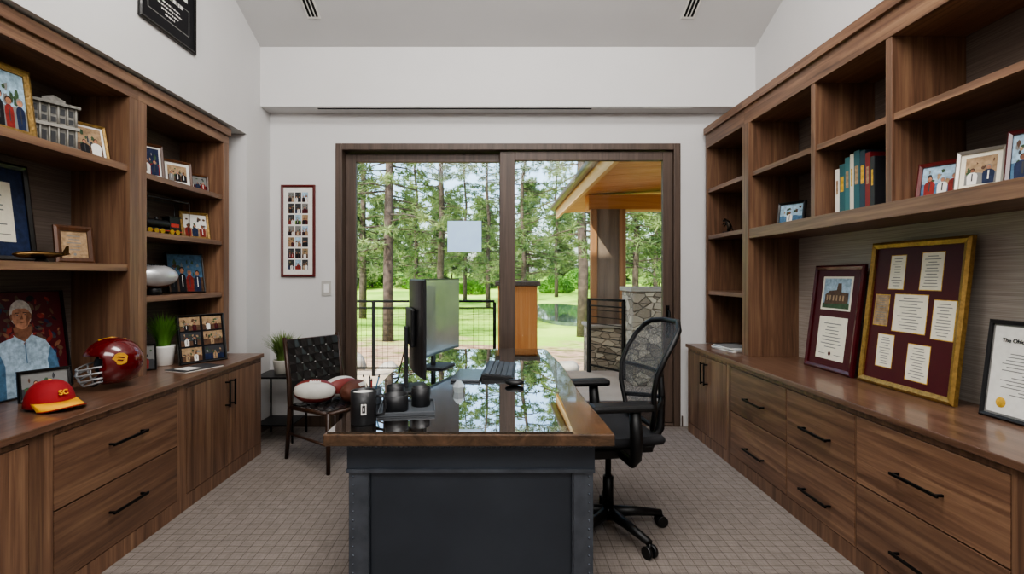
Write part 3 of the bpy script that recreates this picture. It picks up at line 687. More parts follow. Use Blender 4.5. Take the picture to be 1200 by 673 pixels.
def deg1(d,w,h,k=0,x=0,z=0):
    d.rect(x-w*.5,x+w*.5,z,z+h,'maroon',0.5)
    d.rect(x-w*.35,x+w*.35,z+h*.58,z+h*.93,'cream',1)
    d.rect(x-w*.31,x+w*.31,z+h*.60,z+h*.91,'ltblue',2); d.poly([(x-w*.31,z+h*.60),(x+w*.31,z+h*.60),(x+w*.31,z+h*.66),(x,z+h*.68),(x-w*.31,z+h*.65)],'green',3)
    d.poly([(x-w*.26,z+h*.64),(x+w*.28,z+h*.66),(x+w*.28,z+h*.76),(x+w*.12,z+h*.77),(x+w*.10,z+h*.86),(x+w*.02,z+h*.86),(x,z+h*.79),(x-w*.16,z+h*.78),(x-w*.26,z+h*.74)],'brown',4)
    for i in range(6): d.rect(x-w*.22+w*.075*i,x-w*.19+w*.075*i,z+h*.68,z+h*.735,'tan',5)
    cert(42,'cream','maroon',8)(d,w*.66,h*.44,2,x,z+h*.07)
frame('burgundy framed diploma with campus picture leaning on grasscloth',(2.12,3.27,CT),RZ,.47,.68,FBU,deg1,fw=.03,t=.025,tilt=7,easel=False,name='framed_certificate',cat='framed certificate')
def nine(d,w,h,k=0,x=0,z=0):
    d.rect(x-w/2,x+w/2,z,z+h,'maroon',.5); rng=random.Random(8)
    for (u0,u1,v0,v1,c) in ((.30,.68,.35,.62,'cream'),(.20,.38,.06,.31,'cream'),(.57,.80,.05,.31,'cream'),(.05,.23,.36,.59,'tan'),(.75,.97,.38,.64,'cream'),(.14,.34,.66,.90,'cream'),(.52,.76,.70,.95,'cream')):
        a=x-w/2+u0*w; b=x-w/2+u1*w; zt_=z+h*(1-v0); zb=z+h*(1-v1)
        d.rect(a-.004,b+.004,zb-.004,zt_+.004,'gold',1); d.rect(a,b,zb,zt_,c,2); lines(d,(a+b)/2,zb+.01,zt_-.01,(b-a)*.75,11,'gray',3,rng)
frame('large gold framed maroon display of small certificates',(2.13,2.68,CT),RZ,.63,.80,GOLDF,nine,fw=.035,t=.03,tilt=6.5,easel=False,name='framed_certificate',cat='framed certificate')
e=frame('dark grey framed university diploma with gold seal',(2.13,1.99,CT),RZ,.52,.42,mat('frame_gunmetal','3a3b3d',.3,.5),lambda d,w,h,k=0,x=0,z=0:(d.rect(x-w/2,x+w/2,z,z+h,'gray',1),d.rect(x-w/2+.008,x+w/2-.008,z+.008,z+h-.008,'white',1.5),lines(d,x,z+h*.22,z+h*.70,w*.8,13,'gray',2,random.Random(5)),d.oval(x-w*.36,z+h*.14,.022,.022,'gold',3)),fw=.018,t=.02,tilt=7,easel=False,name='framed_certificate',cat='framed certificate')
text_part('lettering','The Ohio State University',.024,PM[C('black')],e,(-.07,-.0105,.335),shear=.1,off=.0002)
# ---------------------------------------------------------------- desk
DZ=.78
e=thing('desk','large wood slab desk with glass top and blackened steel base','desk',(-.11,3.16,0))
pts=[]; rng=random.Random(2)
for i in range(25):
    y=2.0+2.33*i/24; pts.append((.453+.010*math.sin(y*4)-.02*max(0,(y-3)/1.3),y))
L=[(-.673+.006*math.sin(y*5+1),y) for _,y in pts]
poly=[(x,y) for x,y in L[::-1]]+pts
o=M().prism(poly,'z',DZ-.056,DZ-.008).obj('desk_top',e,W_DESK,w=True,bev=.005,label='dark live-edge wood slab')
gl=M().prism([(-.665,2.006),(.30,2.006),(.395,4.31),(-.665,4.31)],'z',DZ-.008,DZ).obj('glass_sheet',e,DGLASS,w=True,bev=.001)
def endframe(yf,sgn,nm='steel_end_panel'):
    m=M()
    xa,xb=-.60,.39
    m.box(xa+.07,xb-.07,yf+sgn*.008,yf+sgn*.016,.02,.62,0)
    for x0,x1 in ((xa,xa+.075),(xb-.075,xb)):
        m.box(x0,x1,yf-sgn*.004,yf+sgn*.008,0,.66,1)
        xo=x0 if x0==xa else x1
        m.box(xo-.006,xo+.006,yf,yf+sgn*.085,0,.66,1)
    m.box(xa-.01,xb+.01,yf-sgn*.012,yf+sgn*.0,.60,.708,0)
    m.box(xa-.01,xb+.01,yf-sgn*.03,yf+sgn*.10,.714,.724,1)
    m.box(xa-.01,xb+.01,yf-sgn*.012,yf,.708,.714,0)
    m.box(xa-.01,xb+.01,yf-sgn*.022,yf,.592,.606,1)
    m.box(xa+.075,xb-.075,yf,yf+sgn*.02,0.0,.05,1)
    for x0 in (xa+.075,xb-.08): m.tube([(x0+.002,yf-sgn*.004,.05+.55*i/40) for i in range(41)],[.004+.0015*(i%2) for i in range(41)],6,1)
    for i in range(48):
        x=xa+.005+(xb-xa-.01)*i/47
        m.ell((x,yf-sgn*.014,.696),(.0085,.005,.006),8,5,1)
    for x0 in (xa+.012,xb-.012):
        for i in range(16): m.ell((x0,yf-sgn*.004,.03+i*.036),(.005,.004,.005),8,5,1)
    return m.obj(nm,e,(STEEL,STEEL2),w=True)
endframe(2.10,1); endframe(4.22,-1)
for x in (-.6,.39): M().box(x-.006,x+.006,2.19,4.13,.60,.722,0).obj('side_beam',e,STEEL2,w=True)
M().box(-.57,.36,3.1,3.9,.62,.722).obj('drawer_box',e,STEEL,w=True,bev=.003)
# monitors
LCD=mat('lcd_screen','55585c',.25,coat=.3,emit=.4,var=.25,scale=3)  # grey reflection on the screen put into colour and emission
MBK=mat('monitor_black','17181a',.35)
def monitor(loc,rz,W2,lab):
    e=thing('computer_monitor',lab,'monitor',loc,(0,0,R(rz)),group='computer monitors on the desk')
    n=12; z0=.095; z1=.595
    def cy(x): return -.02-.010*(x/W2)**2
    m=M()
    xs=[-W2+2*W2*i/n for i in range(n+1)]
    vs=[(x,cy(x),z0) for x in xs]+[(x,cy(x),z1) for x in xs]
    bt_=[(x,cy(x)+.014+.010*(1-(x/W2)**4),z0+.006) for x in xs]+[(x,cy(x)+.014+.010*(1-(x/W2)**4),z1-.006) for x in xs]
    N=n+1; fs=[]
    for i in range(n):
        fs+= [(i,i+1,N+i+1,N+i),(2*N+i,2*N+N+i,2*N+N+i+1,2*N+i+1),(i,2*N+i,2*N+i+1,i+1),(N+i,N+i+1,3*N+i+1,3*N+i)]
    fs+=[(0,N,3*N,2*N),(n,2*N+n,3*N+n,N+n)]
    m.add(vs+bt_,fs); m.obj('housing',e,MBK)
    M().box(-.12,.12,.002,.026,.24,.44).obj('rear_bulge',e,MBK,bev=.008)
    m=M(); m.add([(x*.975,cy(x)-.002,z0+.016) for x in xs]+[(x*.975,cy(x)-.002,z1-.010) for x in xs],[(i,i+1,N+i+1,N+i) for i in range(n)],0,True)
    m.obj('screen',e,LCD)
    M().box(-.025,.025,.028,.044,.01,.34).obj('stand_post',e,GRYP,bev=.004)
    M().box(-.11,.11,-.08,.09,0,.012).obj('stand_base',e,GRYP,bev=.004)
    M().tube([(.03,.03,.25),(.05,.06,.12),(.06,.075,.04),(.10,.085,.016)],.004,6).obj('cable',e,BPL)
monitor((-.455,2.78,DZ),107,.265,'black computer monitor turned away showing its dark housing')
monitor((-.395,3.46,DZ),72,.30,'black computer monitor with pale grey reflection coloured into its screen')
e=thing('keyboard','black computer keyboard on the glass desk','keyboard',(.02,3.27,DZ),(0,0,R(86)))
M().prism([(-.095,0),(.095,0),(.095,.03),(-.095,.014)],'x',-.25,.25).obj('keyboard_body',e,BPL,bev=.002)
m=M(); TS=Matrix.Translation((0,0,.0225))@Matrix.Rotation(math.atan(.016/.19),4,'X')
for r in range(5):
    for c in range(15): m.box(-.236+.0316*c,-.209+.0316*c,-.083+.033*r,-.055+.033*r,0,.007,T=TS)
m.obj('keys',e,mat('key_grey','45484c',.4))
e=thing('laptop','thin closed dark grey laptop lying beside the monitors','laptop',(-.17,3.12,DZ),(0,0,R(85)))
M().box(-.165,.165,-.085,.085,0,.009).obj('laptop_base',e,mat('laptop_grey','55595e',.35,.6),bev=.003); M().box(-.165,.165,-.085,.085,.010,.015).obj('lid',e,mat('laptop_lid','6a6f75',.25,.7),bev=.002)
e=thing('computer_mouse','black computer mouse on the desk','mouse',(.10,2.86,DZ),(0,0,R(80)))
M().ell((0,0,.018),(.032,.055,.018)).obj('mouse_body',e,BPL); M().box(-.003,.003,-.035,-.018,.032,.038).obj('scroll_wheel',e,GRYP)
def crystalmat():
    m,nt,b=newmat('crystal_glass'); b.inputs['Base Color'].default_value=lin('dbe6ec'); b.inputs['Roughness'].default_value=.05
    b.inputs['Transmission Weight'].default_value=.5; b.inputs['IOR'].default_value=1.5; return m
e=thing('crystal','small clear faceted crystal paperweight on the glass desk','paperweight',(-.20,2.70,DZ),(0,0,R(20)))
M().cyl((0,0,0),(0,0,.03),.028,.036,n=7,sm=False).cyl((0,0,.03),(0,0,.06),.036,.012,n=7,sm=False).obj('crystal_body',e,crystalmat())
def cup(name,label,loc,r,h,mt,cat='cup',fill=None,handle=False,group=None):
    e=thing(name,label,cat,loc)
    M().lathe([(r*.95,0),(r*.99,.004),(r,h*.5),(r,h),(r*.90,h),(r*.88,.008),(.001,.008)],30).obj('vessel',e,mt)
    if fill: 
        M().cyl((0,0,.008),(0,0,h*fill[0]),r*.87,n=28).obj('contents',e,fill[1])
    if handle:
        M().tube([(r*.97,0,h*.8),(r+.03,0,h*.78),(r+.038,0,h*.5),(r+.028,0,h*.25),(r*.97,0,h*.2)],.006,8).obj('handle',e,mt)
    return e
MTB=mat('matte_black_ceramic','1c1d20',.4)
c1=cup('mug','tall matte black mug with white mark and pale drink',(-.555,2.135,DZ),.053,.135,MTB,'mug',(.93,WHT),True)
c1.rotation_euler=(0,0,R(10))
m=M()
for (u0,u1,v0,v1) in ((-.2,.2,.045,.052),(-.2,.2,.082,.089),(-.2,-.12,.052,.082),(.12,.2,.052,.082),(-.04,.04,.06,.074)):
    aa=R(-75-10)
    P=[(.0538*math.cos(aa+a),.0538*math.sin(aa+a),v) for a in (u0,u1) for v in (v0,v1)]
    m.add(P,[(0,1,3,2)])
m.obj('printed_mark',c1,WHT)
e=thing('desk_tray','grey slate tray holding small pots','tray',(-.41,2.35,DZ),(0,0,R(8)))
M().box(-.125,.125,-.12,.12,0,.006).box(-.125,.125,-.12,-.114,.006,.018).box(-.125,.125,.114,.12,.006,.018).box(-.125,-.119,-.114,.114,.006,.018).box(.119,.125,-.114,.114,.006,.018).obj('tray_body',e,mat('tray_slate','4a4e53',.5),bev=.002)
cup('desk_pot','wide open cylindrical black pot on the tray',(-.455,2.31,DZ+.006),.056,.072,MTB,'pot',(.35,mat('pot_wax','6a6660',.6)))
cup('desk_pot','small open cylindrical black pot holding clips',(-.355,2.40,DZ+.006),.044,.085,MTB,'pot',(.5,mat('clip_grey','8a8d90',.4,.6,var=.5,scale=90)))
cup('desk_pot','short black cylindrical pot behind the tray',(-.50,2.535,DZ),.045,.07,MTB,'pot',(.4,GRYP))
pc=cup('pencil_cup','short grey cup holding pens and desk odds and ends',(-.605,2.47,DZ),.05,.07,mat('slate','454a50',.4),'cup',(.6,BPL))
for i,(a,l,c) in enumerate(((0.3,.08,'blue'),(2.0,.07,'dgray'),(3.6,.085,'cream'),(5.0,.07,'red'))):
    pn=thing('pen',{'blue':'blue','dgray':'dark grey','cream':'cream','red':'red'}[c]+' pen leaning in the grey cup','pen',(-.605+.016*math.cos(a),2.47+.016*math.sin(a),DZ+.043),group='pens in the cup')
    M().cyl((0,0,0),(.020*math.cos(a),.020*math.sin(a),l),.004,n=8).obj('barrel',pn,PM[C(c)]); M().cyl((.020*math.cos(a),.020*math.sin(a),l),(.023*math.cos(a),.023*math.sin(a),l+.012),.0045,.002,n=8).obj('pen_cap',pn,BPL)
# ---------------------------------------------------------------- office chair
e=thing('office_chair','black mesh task chair with arms and five-star base','office chair',(.61,2.80,0),(0,0,R(-82)))
m=M().cyl((0,0,.075),(0,0,.13),.045,.035,n=20)
for i in range(5):
    a=2*math.pi*i/5+.35; c,s_=math.cos(a),math.sin(a)
    m.tube([(.03*c,.03*s_,.105),(.16*c,.16*s_,.095),(.31*c,.31*s_,.073)],[.03,.025,.018],10)
m.obj('star_base',e,BPL)
for i in range(5):
    a=2*math.pi*i/5+.35; c,s_=math.cos(a),math.sin(a); px,py=.31*c,.31*s_
    w=M()
    for o_ in (-1,1): w.cyl((px-s_*.008*o_,py+c*.008*o_,.03),(px-s_*.028*o_,py+c*.028*o_,.03),.03,n=18)
    w.cyl((px,py,.03),(px,py,.07),.008,n=8)
    w.obj('caster',e,BPL)
M().cyl((0,0,.12),(0,0,.30),.028,n=16).cyl((0,0,.30),(0,0,.44),.016,n=16).obj('gas_column',e,BLK)
M().box(-.09,.09,-.13,.14,.42,.475).box(-.05,.05,.10,.24,.43,.47).obj('tilt_mechanism',e,BPL,bev=.01)
m=M(); n=16; G=[]
for i in range(n+1):
    for j in range(n+1):
        u=-1+2*i/n; v=-1+2*j/n
        x=.25*u*(1-.06*max(0,-v)); y=-.02+.235*v
        z=.535+.018*abs(u)**3-.03*max(0,-v-.5)**1.2*2+.012*max(0,v)
        G.append((x,y,z))
m.add(G,[(i*(n+1)+j,(i+1)*(n+1)+j,(i+1)*(n+1)+j+1,i*(n+1)+j+1) for i in range(n) for j in range(n)],0,True)
so=m.obj('seat',e,mat('seat_fabric','1d1d20',.85,bump=.3,bscale=500)); b=so.modifiers.new('solid','SOLIDIFY'); b.thickness=.045; b.offset=0; so.modifiers.new('bv','BEVEL').width=.015
prof=[(.60,.20,.17),(.68,.20,.20),(.78,.185,.22),(.88,.195,.235),(.97,.235,.24),(1.05,.285,.235),(1.11,.33,.205),(1.135,.35,.155)]
m=M(); G=[]; nn=10
for z,y,hw in prof:
    for j in range(nn+1):
        u=-1+2*j/nn; G.append((hw*u,y-.045*u*u+.02,z))
m.add(G,[(i*(nn+1)+j,(i+1)*(nn+1)+j,(i+1)*(nn+1)+j+1,i*(nn+1)+j+1) for i in range(len(prof)-1) for j in range(nn)],0,True)
m.obj('back_mesh',e,MESHF)
loop=[(-hw,y-.025,z) for z,y,hw in prof]+[(-.08,.365,1.145),(.08,.365,1.145)]+[(hw,y-.025,z) for z,y,hw in prof[::-1]]+[(.08,.22,.585),(-.08,.22,.585)]
M().tube(loop,.014,8,closed=True).obj('back_frame',e,BPL)
M().tube([(0,.12,.45),(0,.24,.46),(0,.30,.55),(0,.31,.72),(0,.30,.9)],[.03,.03,.024,.02,.015],10).tube([(-.22,.19,.88),(-.1,.26,.87),(0,.30,.86),(.1,.26,.87),(.22,.19,.88)],.012,8).tube([(-.195,.18,.70),(-.1,.26,.71),(0,.31,.72),(.1,.26,.71),(.195,.18,.70)],.012,8).obj('back_support',e,BPL)
for s_ in (-1,1):
    a=M().tube([(s_*.12,.03,.455),(s_*.26,.03,.46),(s_*.305,.03,.50),(s_*.31,.03,.60),(s_*.31,.02,.735)],[.022,.024,.028,.032,.028],10).obj('armrest',e,BPL)
    M().box(s_*.30-.05,s_*.30+.05,-.20,.11,.732,.768).obj('arm_pad',a,BPL,bev=.014)
# ---------------------------------------------------------------- side chair
e=thing('side_chair','dark wood side chair with black woven leather straps','chair',(-1.245,3.93,0),(0,0,R(53)))
for sx in (-1,1):
    M().tube([(sx*.235,-.26,0),(sx*.235,-.255,.43)],[.014,.02],10).obj('leg',e,W_CHAIR)
    M().tube([(sx*.235,.27,0),(sx*.235,.22,.40),(sx*.235,.235,.6),(sx*.235,.30,.92)],[.014,.02,.019,.014],10).obj('leg',e,W_CHAIR)
    M().cyl((sx*.235,-.25,.42),(sx*.235,.22,.40),.016,n=10).obj('side_rail',e,W_CHAIR); M().cyl((sx*.235,-.25,.2),(sx*.235,.235,.2),.010,n=10).obj('stretcher',e,W_CHAIR)
M().cyl((-.235,-.255,.42),(.235,-.255,.42),.016,n=10).obj('cross_rail',e,W_CHAIR); M().cyl((-.235,.22,.40),(.235,.22,.40),.015,n=10).obj('cross_rail',e,W_CHAIR)
M().cyl((-.235,.293,.89),(.235,.293,.89),.014,n=10).obj('back_rail',e,W_CHAIR); M().cyl((-.235,.235,.53),(.235,.235,.53),.013,n=10).obj('back_rail',e,W_CHAIR)
STR=mat('black_leather','262423',.34,coat=.2)
def weave(o3,U,V,nu,nv,sw=.90):
    m=M(); U=Vector(U);V=Vector(V);N=U.cross(V).normalized()*.007; o3=Vector(o3)
    for i in range(nu):
        c=(i+.5)/nu; h=sw/nu/2; P=[]
        for j in range(nv+1):
            t_=j/nv; off=N*(1 if (i+j)%2 else -1)*(0 if j in(0,nv) else 1)
            P+= [o3+U*(c-h)+V*t_+off,o3+U*(c+h)+V*t_+off]
        m.add(P,[(2*q,2*q+1,2*q+3,2*q+2) for q in range(nv)])
    for i in range(nv):
        c=(i+.5)/nv; h=sw/nv/2; P=[]
        for j in range(nu+1):
            t_=j/nu; off=N*(-1 if (i+j)%2 else 1)*(0 if j in(0,nu) else 1)
            P+= [o3+V*(c-h)+U*t_+off,o3+V*(c+h)+U*t_+off]
        m.add(P,[(2*q,2*q+1,2*q+3,2*q+2) for q in range(nu)])
    return m
weave((-.225,-.25,.437),(.45,0,0),(0,.47,-.02),10,10).obj('seat',e,STR,solid=.003,label='black woven leather strap seat')
weave((-.225,.222,.53),(.45,0,0),(0,.058,.37),8,6).obj('backrest',e,STR,solid=.003,label='black woven leather strap backrest')
football('white football with faded red panels on the chair',(-1.36,3.83,.532),(R(30),R(4),R(15)),[FW,FRD],group='footballs on the chair',L=.15,Rr=.088)
football('white and red football resting on the woven seat',(-1.22,4.00,.528),(R(-60),0,R(50)),[FW,FRD],group='footballs on the chair')
football('brown leather football on the woven seat',(-1.07,3.85,.530),(R(50),0,R(75)),[FBRW],group='footballs on the chair')
# ---------------------------------------------------------------- exterior
def stone():
    m,nt,b=newmat('ledge_stone')
    tc=nt.nodes.new('ShaderNodeTexCoord'); mp=nt.nodes.new('ShaderNodeMapping'); mp.inputs['Scale'].default_value=(1,1,1.7); nt.links.new(tc.outputs['Object'],mp.inputs[0])
    v=nt.nodes.new('ShaderNodeTexVoronoi'); v.inputs['Scale'].default_value=6.5
    nt.links.new(mp.outputs[0],v.inputs['Vector'])
    v2=nt.nodes.new('ShaderNodeTexVoronoi'); v2.feature='DISTANCE_TO_EDGE'; v2.inputs['Scale'].default_value=6.5
    nt.links.new(mp.outputs[0],v2.inputs['Vector'])
    s=nt.nodes.new('ShaderNodeSeparateColor'); nt.links.new(v.outputs['Color'],s.inputs[0])
    r=ramp(nt,[(0,'857766'),(.5,'a89a86'),(1,'c9baa2')]); nt.links.new(s.outputs[0],r.inputs[0])
    r2=ramp(nt,[(0,'9a948c'),(.05,'ffffff')]); nt.links.new(v2.outputs['Distance'],r2.inputs[0])
    mx=nt.nodes.new('ShaderNodeMix'); mx.data_type='RGBA'; mx.blend_type='MULTIPLY'; mx.inputs['Factor'].default_value=1
    nt.links.new(r.outputs[0],mx.inputs['A']); nt.links.new(r2.outputs[0],mx.inputs['B']); nt.links.new(mx.outputs['Result'],b.inputs['Base Color']); b.inputs['Roughness'].default_value=.9
    bp=nt.nodes.new('ShaderNodeBump'); bp.inputs['Strength'].default_value=.8; bp.inputs['Distance'].default_value=.03
    nt.links.new(r2.outputs[0],bp.inputs['Height']); nt.links.new(bp.outputs[0],b.inputs['Normal'])
    return m
STONE=stone()
o=M().box(-7,7,Yb+.21,7.7,-.25,-.03).obj('patio',None,mat('patio_concrete','b5a18b',.85,var=.12,scale=3),org=(0,6.3,-.25)); tag(o,'tan concrete patio outside the glass door','patio')
def terrain():
    m,nt,b=newmat('lawn')
    tc=nt.nodes.new('ShaderNodeTexCoord'); n=nt.nodes.new('ShaderNodeTexNoise'); n.inputs['Scale'].default_value=.12; n.inputs['Detail'].default_value=5
    nt.links.new(tc.outputs['Object'],n.inputs['Vector'])
    r=ramp(nt,[(.35,'76a03a'),(.5,'9cc24c'),(.65,'bcd964')]); nt.links.new(n.outputs['Fac'],r.inputs[0])
    sp=nt.nodes.new('ShaderNodeSeparateXYZ'); nt.links.new(tc.outputs['Object'],sp.inputs[0])
    n2=nt.nodes.new('ShaderNodeTexNoise'); n2.inputs['Scale'].default_value=.5; n2.inputs['Detail'].default_value=4; nt.links.new(tc.outputs['Object'],n2.inputs['Vector'])
    ma=nt.nodes.new('ShaderNodeMath'); ma.operation='MULTIPLY_ADD'; ma.inputs[1].default_value=9; nt.links.new(n2.outputs['Fac'],ma.inputs[0]); nt.links.new(sp.outputs[1],ma.inputs[2])
    mr=nt.nodes.new('ShaderNodeMapRange'); mr.inputs[1].default_value=22; mr.inputs[2].default_value=24; nt.links.new(ma.outputs[0],mr.inputs[0])
    r3=ramp(nt,[(.35,'7f6350'),(.5,'b4977e'),(.65,'6f6a44')]); nn=nt.nodes.new('ShaderNodeTexNoise'); nn.inputs['Scale'].default_value=1.5; nn.inputs['Detail'].default_value=8; nt.links.new(tc.outputs['Object'],nn.inputs['Vector']); nt.links.new(nn.outputs['Fac'],r3.inputs[0])
    mx=nt.nodes.new('ShaderNodeMix'); mx.data_type='RGBA'; nt.links.new(mr.outputs[0],mx.inputs['Factor']); nt.links.new(r3.outputs[0],mx.inputs['A']); nt.links.new(r.outputs[0],mx.inputs['B'])
    nt.links.new(mx.outputs['Result'],b.inputs['Base Color']); b.inputs['Roughness'].default_value=.95; b.inputs['Specular IOR Level'].default_value=.1
    return m
def gz(x,y):
    z=-.35-.65*min(1,max(0,(y-8)/8)); z+=3.2*min(1,max(0,(y-48)/60))**1.3; z+=.12*math.sin(x*.35+y*.2)*min(1,max(0,(y-12)/10))
    return z
m=M(); NX=60; NY=60; xs=[-90+180*i/NX for i in range(NX+1)]; ys=[5.2+ (160-5.2)*(j/NY)**1.7 for j in range(NY+1)]
m.add([(x,y,gz(x,y) if y>7 else -.35) for y in ys for x in xs],[(j*(NX+1)+i,j*(NX+1)+i+1,(j+1)*(NX+1)+i+1,(j+1)*(NX+1)+i) for j in range(NY) for i in range(NX)],0,True)
o=m.obj('lawn',None,terrain(),org=(0,0,0)); tag(o,'bright green rolling lawn with bare earth near the patio','lawn',kind='stuff')
m=M(); P=[(4.3+2.9*math.cos(a)*(1+.12*math.sin(3*a)),33+8.5*math.sin(a)) for a in [2*math.pi*i/40 for i in range(40)]]
m.prism(P,'z',-1.3,-.84); o=m.obj('pond',None,mat('pond_water','52605a',.04,var=.2,scale=.5,spec=1),org=(4.3,33,-1.3)); tag(o,'small still pond on the lawn','pond')
def railing(label,p0,p1,h=1.05,vert=True):
    p0=Vector(p0);p1=Vector(p1); L=(p1-p0).length; a=math.atan2(p1.y-p0.y,p1.x-p0.x)
    e=thing('railing',label,'railing',p0,(0,0,a))
    M().box(0,L,-.03,.03,h-.03,h).obj('top_rail',e,BLK); M().box(0,L,-.015,.015,h-.12,h-.10).obj('lower_rail',e,BLK); M().box(0,L,-.015,.015,.1,.125).obj('lower_rail',e,BLK)
    n=max(1,round(L/1.5))
    for i in range(n+1): M().box(L*i/n-.022,L*i/n+.022,-.022,.022,0,h-.03).obj('post',e,BLK)
    m=M(); k=int(L/.075)
    if vert:
        for i in range(k+1): m.box(L*i/k-.002,L*i/k+.002,-.002,.002,.125,h-.12)
        for j in range(1,int((h-.25)/.075)+1): m.box(0,L,-.002,.002,.125+j*.075,.129+j*.075)
    else:
        for j in range(1,int((h-.25)/.1)+1): m.box(0,L,-.005,.005,.125+j*.1,.135+j*.1)
    m.obj('wire_mesh' if vert else 'cable_infill',e,BLK)
railing('black metal patio railing with wire mesh infill',(-5.2,7.3,-.03),(-.03,7.3,-.03),1.08)
railing('black metal railing with horizontal cables between stone piers',(1.37,7.60,-.03),(1.74,7.00,-.03),1.10,False)
e=thing('wood_pier','square cedar clad patio pier with dark cap','pier',(.29,7.3,-.03))
M().box(-.27,.27,-.27,.27,0,1.29).obj('pier_body',e,wood('cedar_clad','z',('a8632e','c57f42','d6995c'),rough=.6,s=.4,vary=0),bev=.01); M().box(-.31,.31,-.31,.31,1.29,1.35).obj('pier_cap',e,W_DOOR,bev=.005)
CAPS=mat('cap_stone','9f978a',.8)
e=thing('stone_pier','rough stone pier carrying a wide timber column','pier',(1.72,8.1,-.25))
M().box(-.30,.30,-.28,.28,0,.85).obj('pier_base',e,STONE,bev=.02); M().box(-.33,.33,-.31,.31,.85,.90).obj('pier_cap',e,CAPS,bev=.01)
M().box(-.17,.27,-.20,.20,.90,2.68).obj('column_panel',e,wood('column_dark','z',('5d4e42','786656','8c7a68'),rough=.6,s=.4,vary=0))
for xx in (-.27,.17): M().box(xx,xx+.10,-.23,-.12,.90,2.68).obj('timber_post',e,W_CEDZ,bev=.01)
e=thing('stone_pier','low rough stone pier beside the railing','pier',(2.06,6.9,-.03))
M().box(-.30,.30,-.3,.3,0,1.22).obj('pier_base',e,STONE,bev=.02); M().box(-.33,.33,-.33,.33,1.22,1.28).obj('pier_cap',e,CAPS,bev=.01)
# patio roof
e=thing('patio_roof','covered patio roof with golden cedar soffit, pale fascia and dark gutter','roof',(3.2,7.6,2.43))
RS=.06
def rz_(x): return 2.66+RS*(x-1.25)
m=M()
for i in range(36):
    ya=5.0+i*.148; m.prism([(1.25,rz_(1.25)),(6.0,rz_(6)),(6.0,rz_(6)+.02),(1.25,rz_(1.25)+.02)],'y',ya,ya+.138)
m.obj('soffit',e,W_CED,w=True)
M().prism([(1.22,2.68),(6.0,rz_(6)+.02),(6.0,rz_(6)+.16),(1.22,2.84)],'y',4.98,10.4).obj('roof_deck',e,W_DOOR,w=True)
M().box(1.09,1.20,4.98,10.4,2.72,2.82).obj('gutter',e,mat('gutter_brown','5a483c',.4,.3),w=True,bev=.03)
M().box(1.20,1.25,4.98,10.4,2.56,2.80).obj('fascia_board',e,W_CEDY,w=True)
M().box(1.43,6,7.95,8.25,2.43,2.66).obj('beam',e,W_CED,w=True)
# boulders
rng=random.Random(11); RK=mat('boulder','9a948b',.9,var=.3,scale=3,bump=.6,bscale=8)
for i in range(9):
    x=-3+.85*i+rng.uniform(-.2,.2); y=rng.uniform(8.8,11.5); r=rng.uniform(.22,.42); m=M().ell((0,0,0),(r,r*.8,r*.6),14,9)
    m.v=[v*(1+.18*math.sin(v.x*9/r*.4+i)*math.cos(v.y*7/r*.4)+rng.uniform(-.05,.05)) for v in m.v]
    o=m.obj('boulder',None,RK); o.location=(x,y,gz(x,y)+r*.35); tag(o,'grey weathered boulder in the garden bed','boulder','garden boulders')
# pines
def pine(seed,H,low,nb=110,ll=1.0,nn=28,tr=.22,bl=2.9):
    rng=random.Random(seed); t=M(); f=M()
    bend=[(rng.uniform(-.15,.15)*i*.3,rng.uniform(-.15,.15)*i*.3,H*i/8) for i in range(9)]
    t.tube(bend,[tr*(1-.11*i) for i in range(9)],10)
    for i in range(nb):
        z=low+(H-low)*(i/nb)**1.15; a=rng.uniform(0,6.28); L=(bl*(1-(z-low)/(H-low))**.6+.5)*rng.uniform(.55,1.1)
        k=z/H*8; i0=int(min(k,7)); fr=k-i0; c=Vector(bend[i0]).lerp(Vector(bend[i0+1]),min(fr,1))
        tip=c+Vector((math.cos(a)*L,math.sin(a)*L,-.2*L+rng.uniform(-.2,.5)))
        t.tube([c,c.lerp(tip,.5)+Vector((0,0,.1)),tip],[.04,.025,.01],5)
        for q in range(5):
            tt=.3+.7*q/4; p=c.lerp(tip,tt)+Vector((rng.gauss(0,.2),rng.gauss(0,.2),rng.gauss(0,.1)))
            for s in range(nn):
                d=Vector((rng.gauss(0,1),rng.gauss(0,1),rng.gauss(0,.7))).normalized(); l=rng.uniform(.2,.42)*ll
                sd=d.orthogonal().normalized()*.028*ll; sd=Matrix.Rotation(rng.uniform(0,3.1),3,d)@sd; b0=p+d*.06
                f.v+= [b0-sd,b0+sd,p+d*l]; n0=len(f.v)-3; f.f.append([n0,n0+1,n0+2]); f.m.append(0); f.s.append(False)
    e=thing('pine_tree','tall pine tree with rough brown trunk and green needles','tree',(0,0,0),group='pine trees on the lawn')
    t.obj('trunk',e,BARK); f.obj('needles',e,PINE); return e
V=[pine(1,19,3.0,92,1.0,26,.20,2.4),pine(2,22,3.8,100,1.0,26,.22,2.6),pine(3,17,2.6,88,1.0,26,.18,2.2),pine(4,11,.9,85,1.8,24,.12,2.0)]
spots=[(455,18.5,1),(682,21,1),(425,29,0),(487,38,2),(517,30,1),(545,47,2),(572,37,0),(614,28,2),(652,54,2),(745,30,2),(768,38,2),(385,22,2),(340,34,1),(830,28,0)]
places=[((p-582)*y/600,y,v) for p,y,v in spots]
rng=random.Random(5)
for i in range(22):
    y=68+(i%3)*12+rng.uniform(-3,3); x=(-26+54*i/21)*(y/70)*1.05+rng.uniform(-1,1)
    places.append((x,y,3))
used=set()
